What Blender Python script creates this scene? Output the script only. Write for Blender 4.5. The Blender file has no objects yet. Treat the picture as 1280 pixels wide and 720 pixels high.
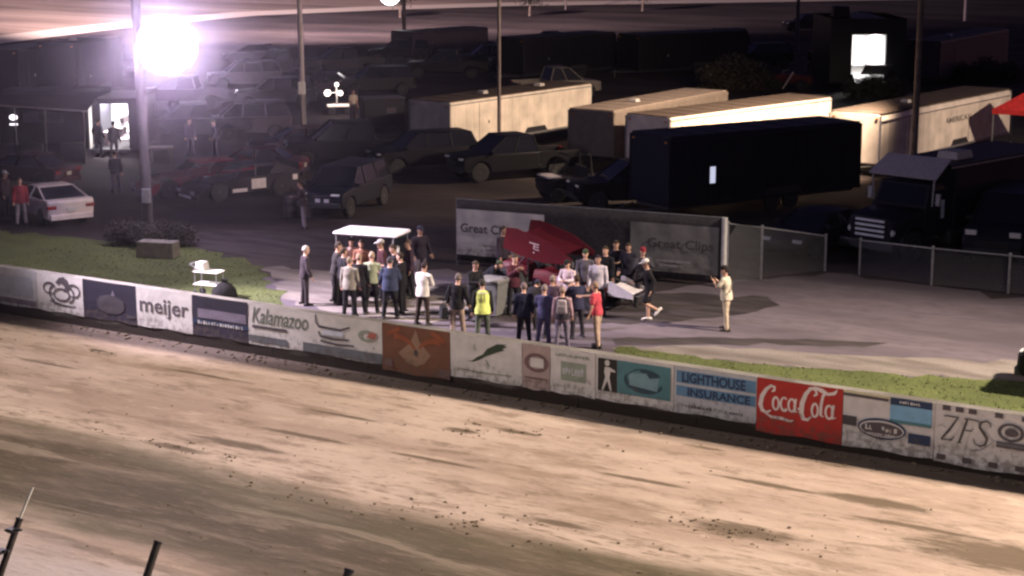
import bpy, bmesh, math, random
from mathutils import Vector, Matrix
random.seed(7)
R = math.radians
HAZE = 0.00009
HALO_DENSITY = 0.115
scene = bpy.context.scene
COL = scene.collection

# ------------------------------------------------------------------ camera, world, light, exposure
F, PW, PH = 2200.0, 1280.0, 720.0
TH = math.atan(465.0 / F)
H = 11.1
cam_d = bpy.data.cameras.new('camera'); cam = bpy.data.objects.new('camera', cam_d); COL.objects.link(cam)
cam.location = (0, 0, H); cam.rotation_euler = (math.pi / 2 - TH, 0, 0)
cam_d.sensor_width = 36.0; cam_d.lens = 36.0 * F / PW; cam_d.clip_start = 0.3; cam_d.clip_end = 3000
scene.camera = cam
scene.render.resolution_x = 1024; scene.render.resolution_y = 576
scene.view_settings.view_transform = 'Standard'; scene.view_settings.look = 'None'
scene.view_settings.exposure = 0.0; scene.view_settings.gamma = 1.0
scene.view_settings.use_curve_mapping = False
scene.cycles.use_denoising = True
scene.cycles.pixel_filter_type = 'BLACKMAN_HARRIS'; scene.cycles.filter_width = 2.5
scene.cycles.max_bounces = 5; scene.cycles.diffuse_bounces = 3; scene.cycles.glossy_bounces = 2
scene.cycles.volume_bounces = 0; scene.cycles.sample_clamp_indirect = 4.0

world = bpy.data.worlds.new('World'); scene.world = world; world.use_nodes = True
wn = world.node_tree.nodes; wl = world.node_tree.links
sky = wn.new('ShaderNodeTexSky'); sky.sky_type = 'NISHITA'; sky.sun_disc = False
sky.sun_elevation = R(12); sky.sun_rotation = R(60)
tint = wn.new('ShaderNodeMix'); tint.data_type = 'RGBA'; tint.blend_type = 'MULTIPLY'
tint.inputs[0].default_value = 1.0; tint.inputs[7].default_value = (0.62, 0.42, 1.0, 1)
wl.new(sky.outputs[0], tint.inputs[6]); wl.new(tint.outputs[2], wn['Background'].inputs['Color'])
wn['Background'].inputs['Strength'].default_value = 0.0145     # night: the sky is almost out

sun_d = bpy.data.lights.new('moon', 'SUN'); sun = bpy.data.objects.new('moon', sun_d); COL.objects.link(sun)
sun_d.energy = 0.006; sun_d.angle = R(3); sun_d.color = (0.8, 0.75, 1.0)
sun.rotation_euler = (R(50), 0, R(30))

def spot(name, loc, aim, power, color, angle=90, blend=0.6, radius=0.6):
    d = bpy.data.lights.new(name, 'SPOT'); o = bpy.data.objects.new(name, d); COL.objects.link(o)
    d.energy = power; d.color = color; d.spot_size = R(angle); d.spot_blend = blend; d.shadow_soft_size = radius
    o.location = loc
    o.rotation_euler = (Vector(aim) - Vector(loc)).to_track_quat('-Z', 'Y').to_euler()
    return o

# track floodlight on a tall infield pole, then added fill lamps out of view
spot('floodlight_turn', (31, 37, 23), (5, 33, 0), 158000, (1.0, 0.815, 0.66), 80, 0.85, 0.7)
spot('fill_straight', (-31, 47, 22), (0, 34, 0), 36000, (1.0, 0.86, 0.80), 62, 0.9, 0.7)  # added lamp out of view, brightens the left of the track
spot('fill_stand', (6, 2, 19), (3, 33, 0), 7500, (0.95, 0.93, 1.0), 60, 0.9, 0.7)  # added lamp behind the camera, fills the sign faces
spot('fill_pit_entry', (-21, 50, 13), (-6.0, 48.6, 0), 115000, (.95, .80, 1.0), 36, 1.0, 0.6)  # added unseen lamp for the bright pool by the golf cart
spot('fill_back_straight', (-25, 150, 22), (-20, 235, 0), 420000, (1.0, 0.72, 0.76), 130, 0.8, 0.7)  # added lamp above the view, lights the far track

# ------------------------------------------------------------------ photograph pixel -> place
def ray(px, py):
    cx, cy = (px - PW / 2) / F, (PH / 2 - py) / F
    return Vector((cx, math.cos(TH) + cy * math.sin(TH), -math.sin(TH) + cy * math.cos(TH)))
def at(px, py, z=0.0):
    d = ray(px, py); t = (z - H) / d.z
    return Vector((d.x * t, d.y * t, z))
def at_y(px, py, Y):
    d = ray(px, py); t = Y / d.y
    return Vector((d.x * t, Y, H + d.z * t))
def height_at(px, py, ytop):
    return at_y(px, ytop, at(px, py).y).z

W0, W1 = at(0, 391), at(1280, 602)                # foot of the trackside wall
WA = math.atan2((W1 - W0).y, (W1 - W0).x)         # its heading
E1 = Vector((math.cos(WA), math.sin(WA), 0)); E2 = Vector((-math.sin(WA), math.cos(WA), 0))
PIT = math.atan2(-E2.y, -E2.x)                    # heading of a vehicle nosed up to the wall

# ------------------------------------------------------------------ materials
MATS = {}
def mat(name, col, rough=0.6, metal=0.0, var=0.12, scale=6.0, bump=0.0, bscale=40.0, emit=None, estr=0.0, spec=0.4, coat=0.0):
    if name in MATS: return MATS[name]
    m = bpy.data.materials.new(name); m.use_nodes = True
    n, l = m.node_tree.nodes, m.node_tree.links
    b = n['Principled BSDF']
    b.inputs['Roughness'].default_value = rough; b.inputs['Metallic'].default_value = metal
    b.inputs['Specular IOR Level'].default_value = spec; b.inputs['Coat Weight'].default_value = coat
    tc = n.new('ShaderNodeTexCoord')
    no = n.new('ShaderNodeTexNoise'); no.inputs['Scale'].default_value = scale; no.inputs['Detail'].default_value = 5
    l.new(tc.outputs['Object'], no.inputs['Vector'])
    mr = n.new('ShaderNodeMapRange'); mr.inputs[1].default_value = 0.3; mr.inputs[2].default_value = 0.7
    mr.inputs[3].default_value = 1 - var; mr.inputs[4].default_value = 1 + var
    l.new(no.outputs[0], mr.inputs[0])
    mx = n.new('ShaderNodeMix'); mx.data_type = 'RGBA'; mx.blend_type = 'MULTIPLY'; mx.inputs[0].default_value = 1
    mx.inputs[6].default_value = (*col, 1); l.new(mr.outputs[0], mx.inputs[7])
    l.new(mx.outputs[2], b.inputs['Base Color'])
    if bump > 0:
        n2 = n.new('ShaderNodeTexNoise'); n2.inputs['Scale'].default_value = bscale; n2.inputs['Detail'].default_value = 4
        l.new(tc.outputs['Object'], n2.inputs['Vector'])
        bp = n.new('ShaderNodeBump'); bp.inputs['Strength'].default_value = bump; bp.inputs['Distance'].default_value = 0.03
        l.new(n2.outputs[0], bp.inputs['Height']); l.new(bp.outputs[0], b.inputs['Normal'])
    if emit:
        b.inputs['Emission Color'].default_value = (*emit, 1); b.inputs['Emission Strength'].default_value = estr
    MATS[name] = m
    return m
def cloth(name, col): return mat('cloth_' + name, col, 0.9, 0, 0.22, 7, 0.5, 14, spec=0.15)
def paint(name, col, rough=0.48): return mat('paint_' + name, col, rough, 0, 0.12, 2.2, spec=0.22)
def vinyl(name, col):
    if 'vinyl_' + name in MATS: return MATS['vinyl_' + name]
    m = mat('vinyl_' + name, col, 0.55, 0, 0.12, 3.0, 0.4, 3.2)
    # dried mud flung up by the cars: thick at the foot, a few specks higher
    n, l = m.node_tree.nodes, m.node_tree.links
    b = n['Principled BSDF']; old = b.inputs['Base Color'].links[0].from_socket
    tc = n.new('ShaderNodeTexCoord'); sep = n.new('ShaderNodeSeparateXYZ'); l.new(tc.outputs['Object'], sep.inputs[0])
    no = n.new('ShaderNodeTexNoise'); no.inputs['Scale'].default_value = 5.5; no.inputs['Detail'].default_value = 8; no.inputs['Roughness'].default_value = 0.68
    l.new(tc.outputs['Object'], no.inputs['Vector'])
    ad = n.new('ShaderNodeMath'); ad.operation = 'MULTIPLY_ADD'; l.new(sep.outputs[2], ad.inputs[0]); ad.inputs[1].default_value = -0.30; l.new(no.outputs[0], ad.inputs[2])
    mr = n.new('ShaderNodeMapRange'); mr.interpolation_type = 'SMOOTHSTEP'; mr.inputs[1].default_value = 0.33; mr.inputs[2].default_value = 0.50; mr.inputs[4].default_value = 0.6; l.new(ad.outputs[0], mr.inputs[0])
    mx = n.new('ShaderNodeMix'); mx.data_type = 'RGBA'; l.new(mr.outputs[0], mx.inputs[0]); l.new(old, mx.inputs[6]); mx.inputs[7].default_value = (0.10, 0.075, 0.055, 1)
    l.new(mx.outputs[2], b.inputs['Base Color'])
    return m

M_STEEL = mat('galvanised_steel', (0.34, 0.34, 0.35), 0.45, 0.6, 0.2, 9)
M_DKSTEEL = mat('dark_steel', (0.05, 0.05, 0.055), 0.5, 0.5, 0.2, 9)
M_RUBBER = mat('tyre_rubber', (0.018, 0.018, 0.02), 0.85, 0, 0.3, 9, 0.3, 30)
M_RIM = mat('wheel_rim', (0.35, 0.35, 0.37), 0.35, 0.8, 0.1, 6)
M_DKRIM = mat('dark_wheel_rim', (0.06, 0.06, 0.065), 0.4, 0.6, 0.1, 6)
M_GLASS = mat('dark_window_glass', (0.012, 0.013, 0.018), 0.08, 0, 0.05, 2, spec=0.6)
M_LENS = mat('lamp_lens', (0.75, 0.75, 0.72), 0.15, 0.2, 0.05, 5)
M_TAIL = mat('tail_lens', (0.25, 0.02, 0.02), 0.2, 0, 0.05, 5)
M_BLACK = mat('black_plastic', (0.02, 0.02, 0.022), 0.55, 0, 0.2, 8)
M_WOODPOLE = mat('weathered_pole_wood', (0.16, 0.125, 0.10), 0.85, 0, 0.3, 3, 0.6, 12)
M_CONC = mat('concrete', (0.27, 0.25, 0.23), 0.9, 0, 0.25, 2.5, 0.5, 18)
M_SKIN = mat('skin', (0.50, 0.30, 0.22), 0.55, 0, 0.08, 8)
M_SKIN2 = mat('skin_tanned', (0.36, 0.21, 0.15), 0.55, 0, 0.08, 8)

# ------------------------------------------------------------------ mesh helpers
def link(o, parent=None):
    COL.objects.link(o)
    if parent: o.parent = parent
    return o
class MB:
    def __init__(s): s.v, s.f, s.m = [], [], []
    def add(s, vs, fs, mi=0, M=None):
        b = len(s.v)
        s.v += [tuple(M @ Vector(p)) if M else tuple(p) for p in vs]
        s.f += [tuple(b + i for i in f) for f in fs]; s.m += [mi] * len(fs)
        return s
    def box(s, c, size, rz=0.0, mi=0, M=None, taper=(1, 1)):
        x, y, z = size[0] / 2, size[1] / 2, size[2] / 2
        vs = []
        ca, sa = math.cos(rz), math.sin(rz)
        for k, (sx, sy) in ((-1, (1, 1)), (1, taper)):
            for (a, b) in ((-1, -1), (1, -1), (1, 1), (-1, 1)):
                px, py = a * x * sx, b * y * sy
                vs.append((c[0] + px * ca - py * sa, c[1] + px * sa + py * ca, c[2] + k * z))
        return s.add(vs, [(3, 2, 1, 0), (4, 5, 6, 7), (0, 1, 5, 4), (1, 2, 6, 5), (2, 3, 7, 6), (3, 0, 4, 7)], mi, M)
    def loft(s, rings, cap=True, mi=0, M=None, closed=True):
        n = len(rings[0]); vs = [p for r in rings for p in r]; fs = []
        for k in range(len(rings) - 1):
            for i in range(n if closed else n - 1):
                j = (i + 1) % n
                fs.append((k * n + i, k * n + j, (k + 1) * n + j, (k + 1) * n + i))
        if cap:
            fs.append(tuple(range(n - 1, -1, -1))); fs.append(tuple((len(rings) - 1) * n + i for i in range(n)))
        return s.add(vs, fs, mi, M)
    def tube(s, pts, rad, n=10, mi=0, ref=None, dome=False, M=None):
        pts = [Vector(p) for p in pts]
        if not isinstance(rad, (list, tuple)): rad = [rad] * len(pts)
        rad = [r if isinstance(r, (list, tuple)) else (r, r) for r in rad]
        rings = []
        for k, p in enumerate(pts):
            t = (pts[min(k + 1, len(pts) - 1)] - pts[max(k - 1, 0)]).normalized()
            rf = Vector(ref) if ref else (Vector((1, 0, 0)) if abs(t.x) < 0.8 else Vector((0, 1, 0)))
            a = (rf - t * rf.dot(t)).normalized(); b = t.cross(a)
            rings.append((p, t, a, b, rad[k]))
        out = []
        def ring(p, a, b, r, f=1): return [p + a * (r[0] * f * math.cos(2 * math.pi * i / n)) + b * (r[1] * f * math.sin(2 * math.pi * i / n)) for i in range(n)]
        if dome:
            p, t, a, b, r = rings[0]
            for f, q in ((0.35, 0.93), (0.75, 0.66)): out.append(ring(p - t * min(r) * q, a, b, r, f))
        for p, t, a, b, r in rings: out.append(ring(p, a, b, r))
        if dome:
            p, t, a, b, r = rings[-1]
            for f, q in ((0.75, 0.66), (0.35, 0.93)): out.append(ring(p + t * min(r) * q, a, b, r, f))
        return s.loft(out, True, mi, M)
    def ball(s, c, r, n=14, m=9, mi=0, M=None):
        if not isinstance(r, (list, tuple)): r = (r, r, r)
        rings = []
        for k in range(m):
            ph = -math.pi / 2 + math.pi * (k + 0.35) / (m - 0.3)
            rings.append([Vector((c[0] + r[0] * math.cos(ph) * math.cos(2 * math.pi * i / n),
                                  c[1] + r[1] * math.cos(ph) * math.sin(2 * math.pi * i / n),
                                  c[2] + r[2] * math.sin(ph))) for i in range(n)])
        return s.loft(rings, True, mi, M)
    def lathe(s, prof, c=(0, 0, 0), axis='z', n=24, mi=0, M=None):
        rings = []
        for r, h in prof:
            ring = []
            for i in range(n):
                a = 2 * math.pi * i / n
                x, y = r * math.cos(a), r * math.sin(a)
                p = (x, y, h) if axis == 'z' else ((x, h, y) if axis == 'y' else (h, x, y))
                ring.append(Vector(c) + Vector(p))
            rings.append(ring)
        return s.loft(rings, True, mi, M)
    def prism(s, poly, y0, y1, mi=0, M=None, inset=0.0):
        # (x, z) outline extruded along y
        cx = sum(p[0] for p in poly) / len(poly); cz = sum(p[1] for p in poly) / len(poly)
        def rg(y, k): return [Vector((cx + (p[0] - cx) * k, y, cz + (p[1] - cz) * k)) for p in poly]
        if inset > 0:
            e = min(0.09, (y1 - y0) * 0.2)
            rings = [rg(y0, 1 - inset), rg(y0 + e, 1), rg(y1 - e, 1), rg(y1, 1 - inset)]
        else: rings = [rg(y0, 1), rg(y1, 1)]
        return s.loft(rings, True, mi, M)
    def build(s, name, mats, parent=None, bevel=0.0, smooth=False, loc=None):
        me = bpy.data.meshes.new(name); me.from_pydata(s.v, [], s.f)
        for m in (mats if isinstance(mats, (list, tuple)) else [mats]): me.materials.append(m)
        me.polygons.foreach_set('material_index', s.m)
        bm = bmesh.new(); bm.from_mesh(me); bmesh.ops.recalc_face_normals(bm, faces=bm.faces); bm.to_mesh(me); bm.free()
        if smooth:
            me.polygons.foreach_set('use_smooth', [True] * len(me.polygons))
            me.set_sharp_from_angle(angle=R(38))
        me.update()
        o = bpy.data.objects.new(name, me); link(o, parent)
        if loc is not None: o.location = loc
        if bevel > 0:
            b = o.modifiers.new('bevel', 'BEVEL'); b.width = bevel; b.segments = 2; b.limit_method = 'ANGLE'; b.angle_limit = R(40)
        return o
def tag(o, label=None, cat=None, group=None, kind=None):
    if label: o['label'] = label
    if cat: o['category'] = cat
    if group: o['group'] = group
    if kind: o['kind'] = kind
    return o
def thing(name, label, cat, loc=(0, 0, 0), rz=0.0, group=None):
    o = bpy.data.objects.new(name, None); link(o); o.empty_display_size = 0.2
    o.location = loc; o.rotation_euler = (0, 0, rz)
    return tag(o, label, cat, group)
def kids(o): return [c for c in o.children]
def copy_tree(o, parent=None):
    c = o.copy(); COL.objects.link(c)
    if parent: c.parent = parent
    for ch in kids(o): copy_tree(ch, c)
    return c
def recolour(o, names, m):
    """give the copied part its own material without touching the shared mesh"""
    for ch in o.children_recursive if True else []:
        if ch.type == 'MESH' and ch.name.split('.')[0] in names:
            ch.material_slots[0].link = 'OBJECT'; ch.material_slots[0].material = m
def text_mesh(s, height=1.0, shear=0.0, bold=0.0, space=1.0):
    c = bpy.data.curves.new('t', 'FONT'); c.body = s; c.size = 1.0; c.shear = shear; c.offset = bold; c.space_character = space
    c.resolution_u = 3
    o = bpy.data.objects.new('t', c); COL.objects.link(o)
    bpy.context.view_layer.update()
    me = bpy.data.meshes.new_from_object(o.evaluated_get(bpy.context.evaluated_depsgraph_get()))
    vs = [v.co.copy() for v in me.vertices]; fs = [tuple(p.vertices) for p in me.polygons]
    bpy.data.objects.remove(o); bpy.data.curves.remove(c); bpy.data.meshes.remove(me)
    return vs, fs
def fit_text(mb, s, x0, x1, z0, z1, y, shear=0.0, bold=0.0, mi=0, M=None, slope=0.0):
    vs, fs = text_mesh(s, 1, shear, bold)
    ax, bx = min(v.x for v in vs), max(v.x for v in vs); ay, by = min(v.y for v in vs), max(v.y for v in vs)
    out = []
    for v in vs:
        u = (v.x - ax) / (bx - ax); w = (v.y - ay) / (by - ay)
        out.append((x0 + (x1 - x0) * u, y, z0 + (z1 - z0) * w + slope * u))
    mb.add(out, fs, mi, M)
    return mb

# ------------------------------------------------------------------ the ground: dirt pit, far track, lane, grass, racing track
def wl_frame(o, z=0.0):
    o.location = (W0.x, W0.y, z); o.rotation_euler = (0, 0, WA); return o
def to_st(p):
    d = Vector(p) - W0
    return (d.dot(E1), d.dot(E2))
def st(s, t, z=0.0):
    p = W0 + E1 * s + E2 * t
    return Vector((p.x, p.y, z))
def hit(px, py, t=0.0):
    """where a line of sight meets the upright plane t metres behind the wall's face -> (s, z)"""
    d = ray(px, py); o = Vector((0, 0, H)) - W0
    k = (t - o.dot(E2)) / d.dot(E2)
    q = Vector((0, 0, H)) + d * k
    return (q - W0).dot(E1), q.z

def nodes_of(name, rough=0.95):
    m = bpy.data.materials.new(name); m.use_nodes = True
    n, l = m.node_tree.nodes, m.node_tree.links
    b = n['Principled BSDF']; b.inputs['Roughness'].default_value = rough; b.inputs['Specular IOR Level'].default_value = 0.2
    return m, n, l, b
def noise(n, l, vec, scale, detail=5, mapscale=(1, 1, 1), rough=0.55):
    mp = n.new('ShaderNodeMapping'); mp.inputs['Scale'].default_value = mapscale; l.new(vec, mp.inputs['Vector'])
    t = n.new('ShaderNodeTexNoise'); t.inputs['Scale'].default_value = scale; t.inputs['Detail'].default_value = detail
    t.inputs['Roughness'].default_value = rough
    l.new(mp.outputs[0], t.inputs['Vector']); return t.outputs[0]
def rng(n, l, v, a, b, c=0.0, d=1.0, smooth=True):
    r = n.new('ShaderNodeMapRange'); r.interpolation_type = 'SMOOTHSTEP' if smooth else 'LINEAR'
    for i, x in enumerate((a, b, c, d)): r.inputs[1 + i].default_value = x
    l.new(v, r.inputs[0]); return r.outputs[0]
def mixc(n, l, fac, c1, c2, mode='MIX'):
    x = n.new('ShaderNodeMix'); x.data_type = 'RGBA'; x.blend_type = mode
    if isinstance(fac, (int, float)): x.inputs[0].default_value = fac
    else: l.new(fac, x.inputs[0])
    for i, c in ((6, c1), (7, c2)):
        if isinstance(c, tuple): x.inputs[i].default_value = (*c, 1)
        else: l.new(c, x.inputs[i])
    return x.outputs[2]
def math_n(n, l, op, a, b=None):
    x = n.new('ShaderNodeMath'); x.operation = op
    for i, v in ((0, a), (1, b)):
        if v is None: continue
        if isinstance(v, (int, float)): x.inputs[i].default_value = v
        else: l.new(v, x.inputs[i])
    return x.outputs[0]
def bump(n, l, b, hgt, strength=0.5, dist=0.05):
    bp = n.new('ShaderNodeBump'); bp.inputs['Strength'].default_value = strength; bp.inputs['Distance'].default_value = dist
    l.new(hgt, bp.inputs['Height']); l.new(bp.outputs[0], b.inputs['Normal'])
def ragged(poly, amp, step=0.45, seed=2):
    rr = random.Random(seed); out = []
    for (a, b) in zip(poly, poly[1:] + poly[:1]):
        L = math.hypot(b[0] - a[0], b[1] - a[1]); k = max(1, int(L / step)); px_, py_ = -(b[1] - a[1]) / L, (b[0] - a[0]) / L
        if abs(a[1] - .35) < .02 and abs(b[1] - .35) < .02 or L > 60: out.append(a); continue
        for i in range(k):
            u = i / k; j = rr.gauss(0, amp) if i else 0
            out.append((a[0] + (b[0] - a[0]) * u + px_ * j, max(.35, a[1] + (b[1] - a[1]) * u + py_ * j)))
    return out
def sheet(name, poly, m, z, sub=0):
    """flat sheet in wall coordinates (s, t)"""
    mb = MB(); mb.add([(p[0], p[1], 0) for p in poly], [tuple(range(len(poly)))])
    o = mb.build(name, m); wl_frame(o, z); o['kind'] = 'structure'; return o

# one sheet to the horizon
m, n, l, b = nodes_of('pit_dirt'); tc = n.new('ShaderNodeTexCoord').outputs['Object']
a = noise(n, l, tc, 0.07, 6, (1, 2.2, 1)); c = noise(n, l, tc, 1.1, 6, (1, 1.6, 1))
base = mixc(n, l, rng(n, l, a, 0.36, 0.64), (0.016, 0.012, 0.013), (0.060, 0.046, 0.044))
base = mixc(n, l, rng(n, l, c, 0.35, 0.7, 0, 0.55), base, (0.024, 0.019, 0.020))
l.new(base, b.inputs['Base Color']); bump(n, l, b, c, 0.5, 0.06)
sheet('ground', [(-420, -60), (420, -60), (420, 520), (-420, 520)], m, -0.004)

# the far side of the oval, seen over the pits
m, n, l, b = nodes_of('far_track_clay'); tc = n.new('ShaderNodeTexCoord').outputs['Object']
a = noise(n, l, tc, 0.05, 5, (0.35, 2.4, 1)); c = noise(n, l, tc, 0.4, 5, (0.3, 2.5, 1))
base = mixc(n, l, rng(n, l, a, 0.35, 0.65), (0.17, 0.13, 0.11), (0.42, 0.33, 0.27))
base = mixc(n, l, rng(n, l, c, 0.4, 0.7, 0, 0.5), base, (0.15, 0.12, 0.10))
l.new(base, b.inputs['Base Color'])
near_px = [(-260, 84), (0, 55), (160, 35), (320, 20), (480, 13), (640, 8), (900, 4), (1280, -2), (1500, -6)]
inner = [at(*p) for p in near_px]
mb = MB(); ring = []
outer = []
for i, p in enumerate(inner):
    a_, b_ = inner[max(i - 1, 0)], inner[min(i + 1, len(inner) - 1)]
    t = (b_ - a_).normalized(); nn = Vector((-t.y, t.x, 0)); outer.append(p + nn * 75)
vs = [(p.x, p.y, 0) for p in inner] + [(p.x, p.y, 4.5) for p in outer]; k = len(inner)
mb.add(vs, [(i, i + 1, k + i + 1, k + i) for i in range(k - 1)])
o = mb.build('far_track', m); o.location.z = 0.02; o['kind'] = 'structure'
# pale kerb line along its inside edge
m, n, l, b = nodes_of('kerb_lime'); b.inputs['Base Color'].default_value = (0.62, 0.55, 0.47, 1)
mb = MB()
vs = [(p.x, p.y, 0) for p in inner] + [(p.x + (q.x - p.x) * 0.05, p.y + (q.y - p.y) * 0.05, 0.25) for p, q in zip(inner, outer)]
mb.add(vs, [(i, i + 1, k + i + 1, k + i) for i in range(k - 1)])
o = mb.build('far_track_edge_line', m); o.location.z = 0.06; o['kind'] = 'structure'

# lane of rolled pale gravel behind the wall
m, n, l, b = nodes_of('pit_lane_gravel'); tc = n.new('ShaderNodeTexCoord').outputs['Object']
sep = n.new('ShaderNodeSeparateXYZ'); l.new(tc, sep.inputs[0])
a = noise(n, l, tc, 0.16, 6, (0.5, 1.8, 1)); c = noise(n, l, tc, 2.2, 6, (0.7, 1.4, 1)); f = noise(n, l, tc, 22, 3)
base = mixc(n, l, rng(n, l, a, 0.38, 0.62), (0.072, 0.058, 0.070), (0.138, 0.114, 0.130))
base = mixc(n, l, rng(n, l, c, 0.42, 0.7, 0, 0.5), base, (0.066, 0.054, 0.062))
base = mixc(n, l, rng(n, l, f, 0.35, 0.65, 0, 0.25), base, (0.13, 0.115, 0.125))
l.new(base, b.inputs['Base Color']); bump(n, l, b, c, 0.4, 0.04)
lane_px = [(300, 330), (345, 352), (420, 338), (560, 336), (640, 352), (760, 372), (905, 352), (1035, 341), (1280, 372), (1420, 400)]
lane = [to_st(at(*p)) for p in lane_px]
lane += [(36, 0.35), (4.0, 0.35)]
sheet('pit_lane', ragged(lane, .22, .7), m, 0.006)
# darker strips crossing the lane
m, n, l, b = nodes_of('dark_strip'); tc = n.new('ShaderNodeTexCoord').outputs['Object']
a = noise(n, l, tc, 1.2, 6, (0.4, 1.6, 1))
l.new(mixc(n, l, rng(n, l, a, 0.35, 0.65), (0.028, 0.023, 0.024), (0.054, 0.045, 0.045)), b.inputs['Base Color'])
sheet('dark_lane_patch', ragged([to_st(at(*p)) for p in [(560, 392), (640, 380), (745, 368), (860, 366), (960, 372), (975, 382), (930, 393), (830, 404), (700, 406), (600, 404)]], .10), m, 0.012)
sheet('tar_path', [to_st(at(*p)) for p in [(180, 284), (300, 288), (420, 292), (450, 304), (420, 318), (330, 322), (250, 316), (190, 302)]], m, 0.010)
sheet('dark_lane_streak', ragged([to_st(at(*p)) for p in [(765, 424), (900, 422), (1010, 424), (1110, 429), (1080, 434), (980, 432), (860, 431), (770, 432)]], .08), m, 0.012)

# pale gravel shoulder beside the grass
m, n, l, b = nodes_of('gravel_shoulder'); tc = n.new('ShaderNodeTexCoord').outputs['Object']
a = noise(n, l, tc, 0.9, 6, (0.4, 1.5, 1)); f = noise(n, l, tc, 14, 4)
base = mixc(n, l, rng(n, l, a, 0.35, 0.65), (0.115, 0.098, 0.088), (0.21, 0.185, 0.165))
l.new(mixc(n, l, rng(n, l, f, 0.4, 0.7, 0, 0.4), base, (0.09, 0.075, 0.068)), b.inputs['Base Color'])
up_ = [(765, 436), (850, 432), (960, 436), (1060, 444), (1150, 447), (1280, 452), (1400, 458)]; dn_ = [(1400, 496), (1280, 482), (1100, 468), (960, 458), (850, 446), (768, 438)]
sheet('gravel_shoulder', ragged([to_st(at(*p)) for p in up_ + dn_], .12), m, 0.010)
m2 = m
sheet('gravel_light_pool', ragged([to_st(at(*p)) for p in [(332, 334), (420, 340), (520, 352), (600, 372), (600, 392), (540, 404), (470, 398), (400, 388), (352, 374)]], .14), m2, 0.010)  # paler sheet painting the pool of light beside the golf cart
# grass behind the wall
m, n, l, b = nodes_of('turf'); tc = n.new('ShaderNodeTexCoord').outputs['Object']
a = noise(n, l, tc, 0.55, 6, (0.7, 1.3, 1)); c = noise(n, l, tc, 9, 5)
base = mixc(n, l, rng(n, l, a, 0.36, 0.66), (0.064, 0.078, 0.025), (0.098, 0.116, 0.038))
base = mixc(n, l, rng(n, l, c, 0.4, 0.65, 0, 0.6), base, (0.050, 0.060, 0.020))
l.new(base, b.inputs['Base Color']); bump(n, l, b, c, 0.7, 0.05)
M_TURF = m
g1_px = [(-120, 262), (0, 288), (120, 300), (240, 310), (305, 322), (338, 345), (352, 378)]
g1 = [to_st(at(*p)) for p in g1_px] + [(9.6, 2.2), (10.6, 0.35), (-6, 0.35)]
g2_px = [(772, 434), (850, 444), (900, 450), (960, 456), (1100, 466), (1200, 473), (1280, 478), (1400, 490)]
g2 = [to_st(at(*p)) for p in g2_px] + [(33, 0.35), (18.6, 0.35)]
g1 = ragged(g1, .16); g2 = ragged(g2, .10, .35)
sheet('grass_verge', g1, m, 0.016); sheet('grass_strip', g2, m, 0.016)
# worn earth where people stand along the wall
m, n, l, b = nodes_of('worn_earth'); tc = n.new('ShaderNodeTexCoord').outputs['Object']
a = noise(n, l, tc, 1.5, 6)
l.new(mixc(n, l, rng(n, l, a, 0.35, 0.65), (0.055, 0.045, 0.030), (0.10, 0.085, 0.055)), b.inputs['Base Color'])
worn = [(9.0, 2.6), (10.5, 2.0), (13, 1.6), (16, 1.5), (18.6, 1.7), (20.2, 1.1), (19.6, 0.35), (8.8, 0.35)]
sheet('worn_earth', ragged(worn, .10), m, 0.020)
def inside(p, poly):
    r = False; j = len(poly) - 1
    for i in range(len(poly)):
        (xi, yi), (xj, yj) = poly[i], poly[j]
        if (yi > p[1]) != (yj > p[1]) and p[0] < (xj - xi) * (p[1] - yi) / (yj - yi) + xi: r = not r
        j = i
    return r
rnd = random.Random(3)
gm = [mat('grass_blade_green', (0.076, 0.090, 0.030), 0.8, 0, 0.3, 2), mat('grass_blade_straw', (0.12, 0.115, 0.045), 0.8, 0, 0.3, 2)]
mb = MB()
for poly, count in ((g1, 4500), (g2, 3500)):
    xs = [p[0] for p in poly]; ys = [p[1] for p in poly]; k = 0
    while k < count:
        p = (rnd.uniform(max(min(xs), -6), min(max(xs), 34)), rnd.uniform(min(ys), max(ys)))
        if not inside(p, poly): continue
        k += 1
        h = rnd.uniform(0.02, 0.055); w = rnd.uniform(0.012, 0.03); a = rnd.uniform(0, 6.28); lx, ly = rnd.uniform(-.05, .05), rnd.uniform(-.05, .05)
        ca, sa = math.cos(a) * w, math.sin(a) * w
        mb.add([(p[0] - ca, p[1] - sa, 0), (p[0] + ca, p[1] + sa, 0), (p[0] + lx, p[1] + ly, h)], [(0, 1, 2)], 0 if rnd.random() < .75 else 1)
o = mb.build('grass', gm); wl_frame(o, 0.016); tag(o, 'short mown grass with straw tufts behind the signed wall', 'grass', kind='stuff')

# the racing surface: groomed clay, streaked along the straight
m, n, l, b = nodes_of('racing_clay'); tc = n.new('ShaderNodeTexCoord').outputs['Object']
sep = n.new('ShaderNodeSeparateXYZ'); l.new(tc, sep.inputs[0])
big = noise(n, l, tc, 0.22, 5, (0.35, 1.6, 1)); streak = noise(n, l, tc, 0.8, 8, (0.34, 1.35, 1), 0.66)
fine = noise(n, l, tc, 5.0, 6, (0.35, 1.6, 1), 0.65); grit = noise(n, l, tc, 30, 4)
wob = noise(n, l, tc, 0.5, 5, (0.25, 1.0, 1), 0.6)
tw = math_n(n, l, 'ADD', sep.outputs[1], math_n(n, l, 'MULTIPLY', math_n(n, l, 'SUBTRACT', wob, 0.5), 3.4))
base = mixc(n, l, rng(n, l, big, 0.35, 0.65), (0.268, 0.198, 0.156), (0.42, 0.332, 0.272))
base = mixc(n, l, rng(n, l, streak, 0.50, 0.66, 0, 0.7), base, (0.19, 0.135, 0.095))
base = mixc(n, l, rng(n, l, streak, 0.28, 0.44, 0.5, 0), base, (0.47, 0.385, 0.30))
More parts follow.
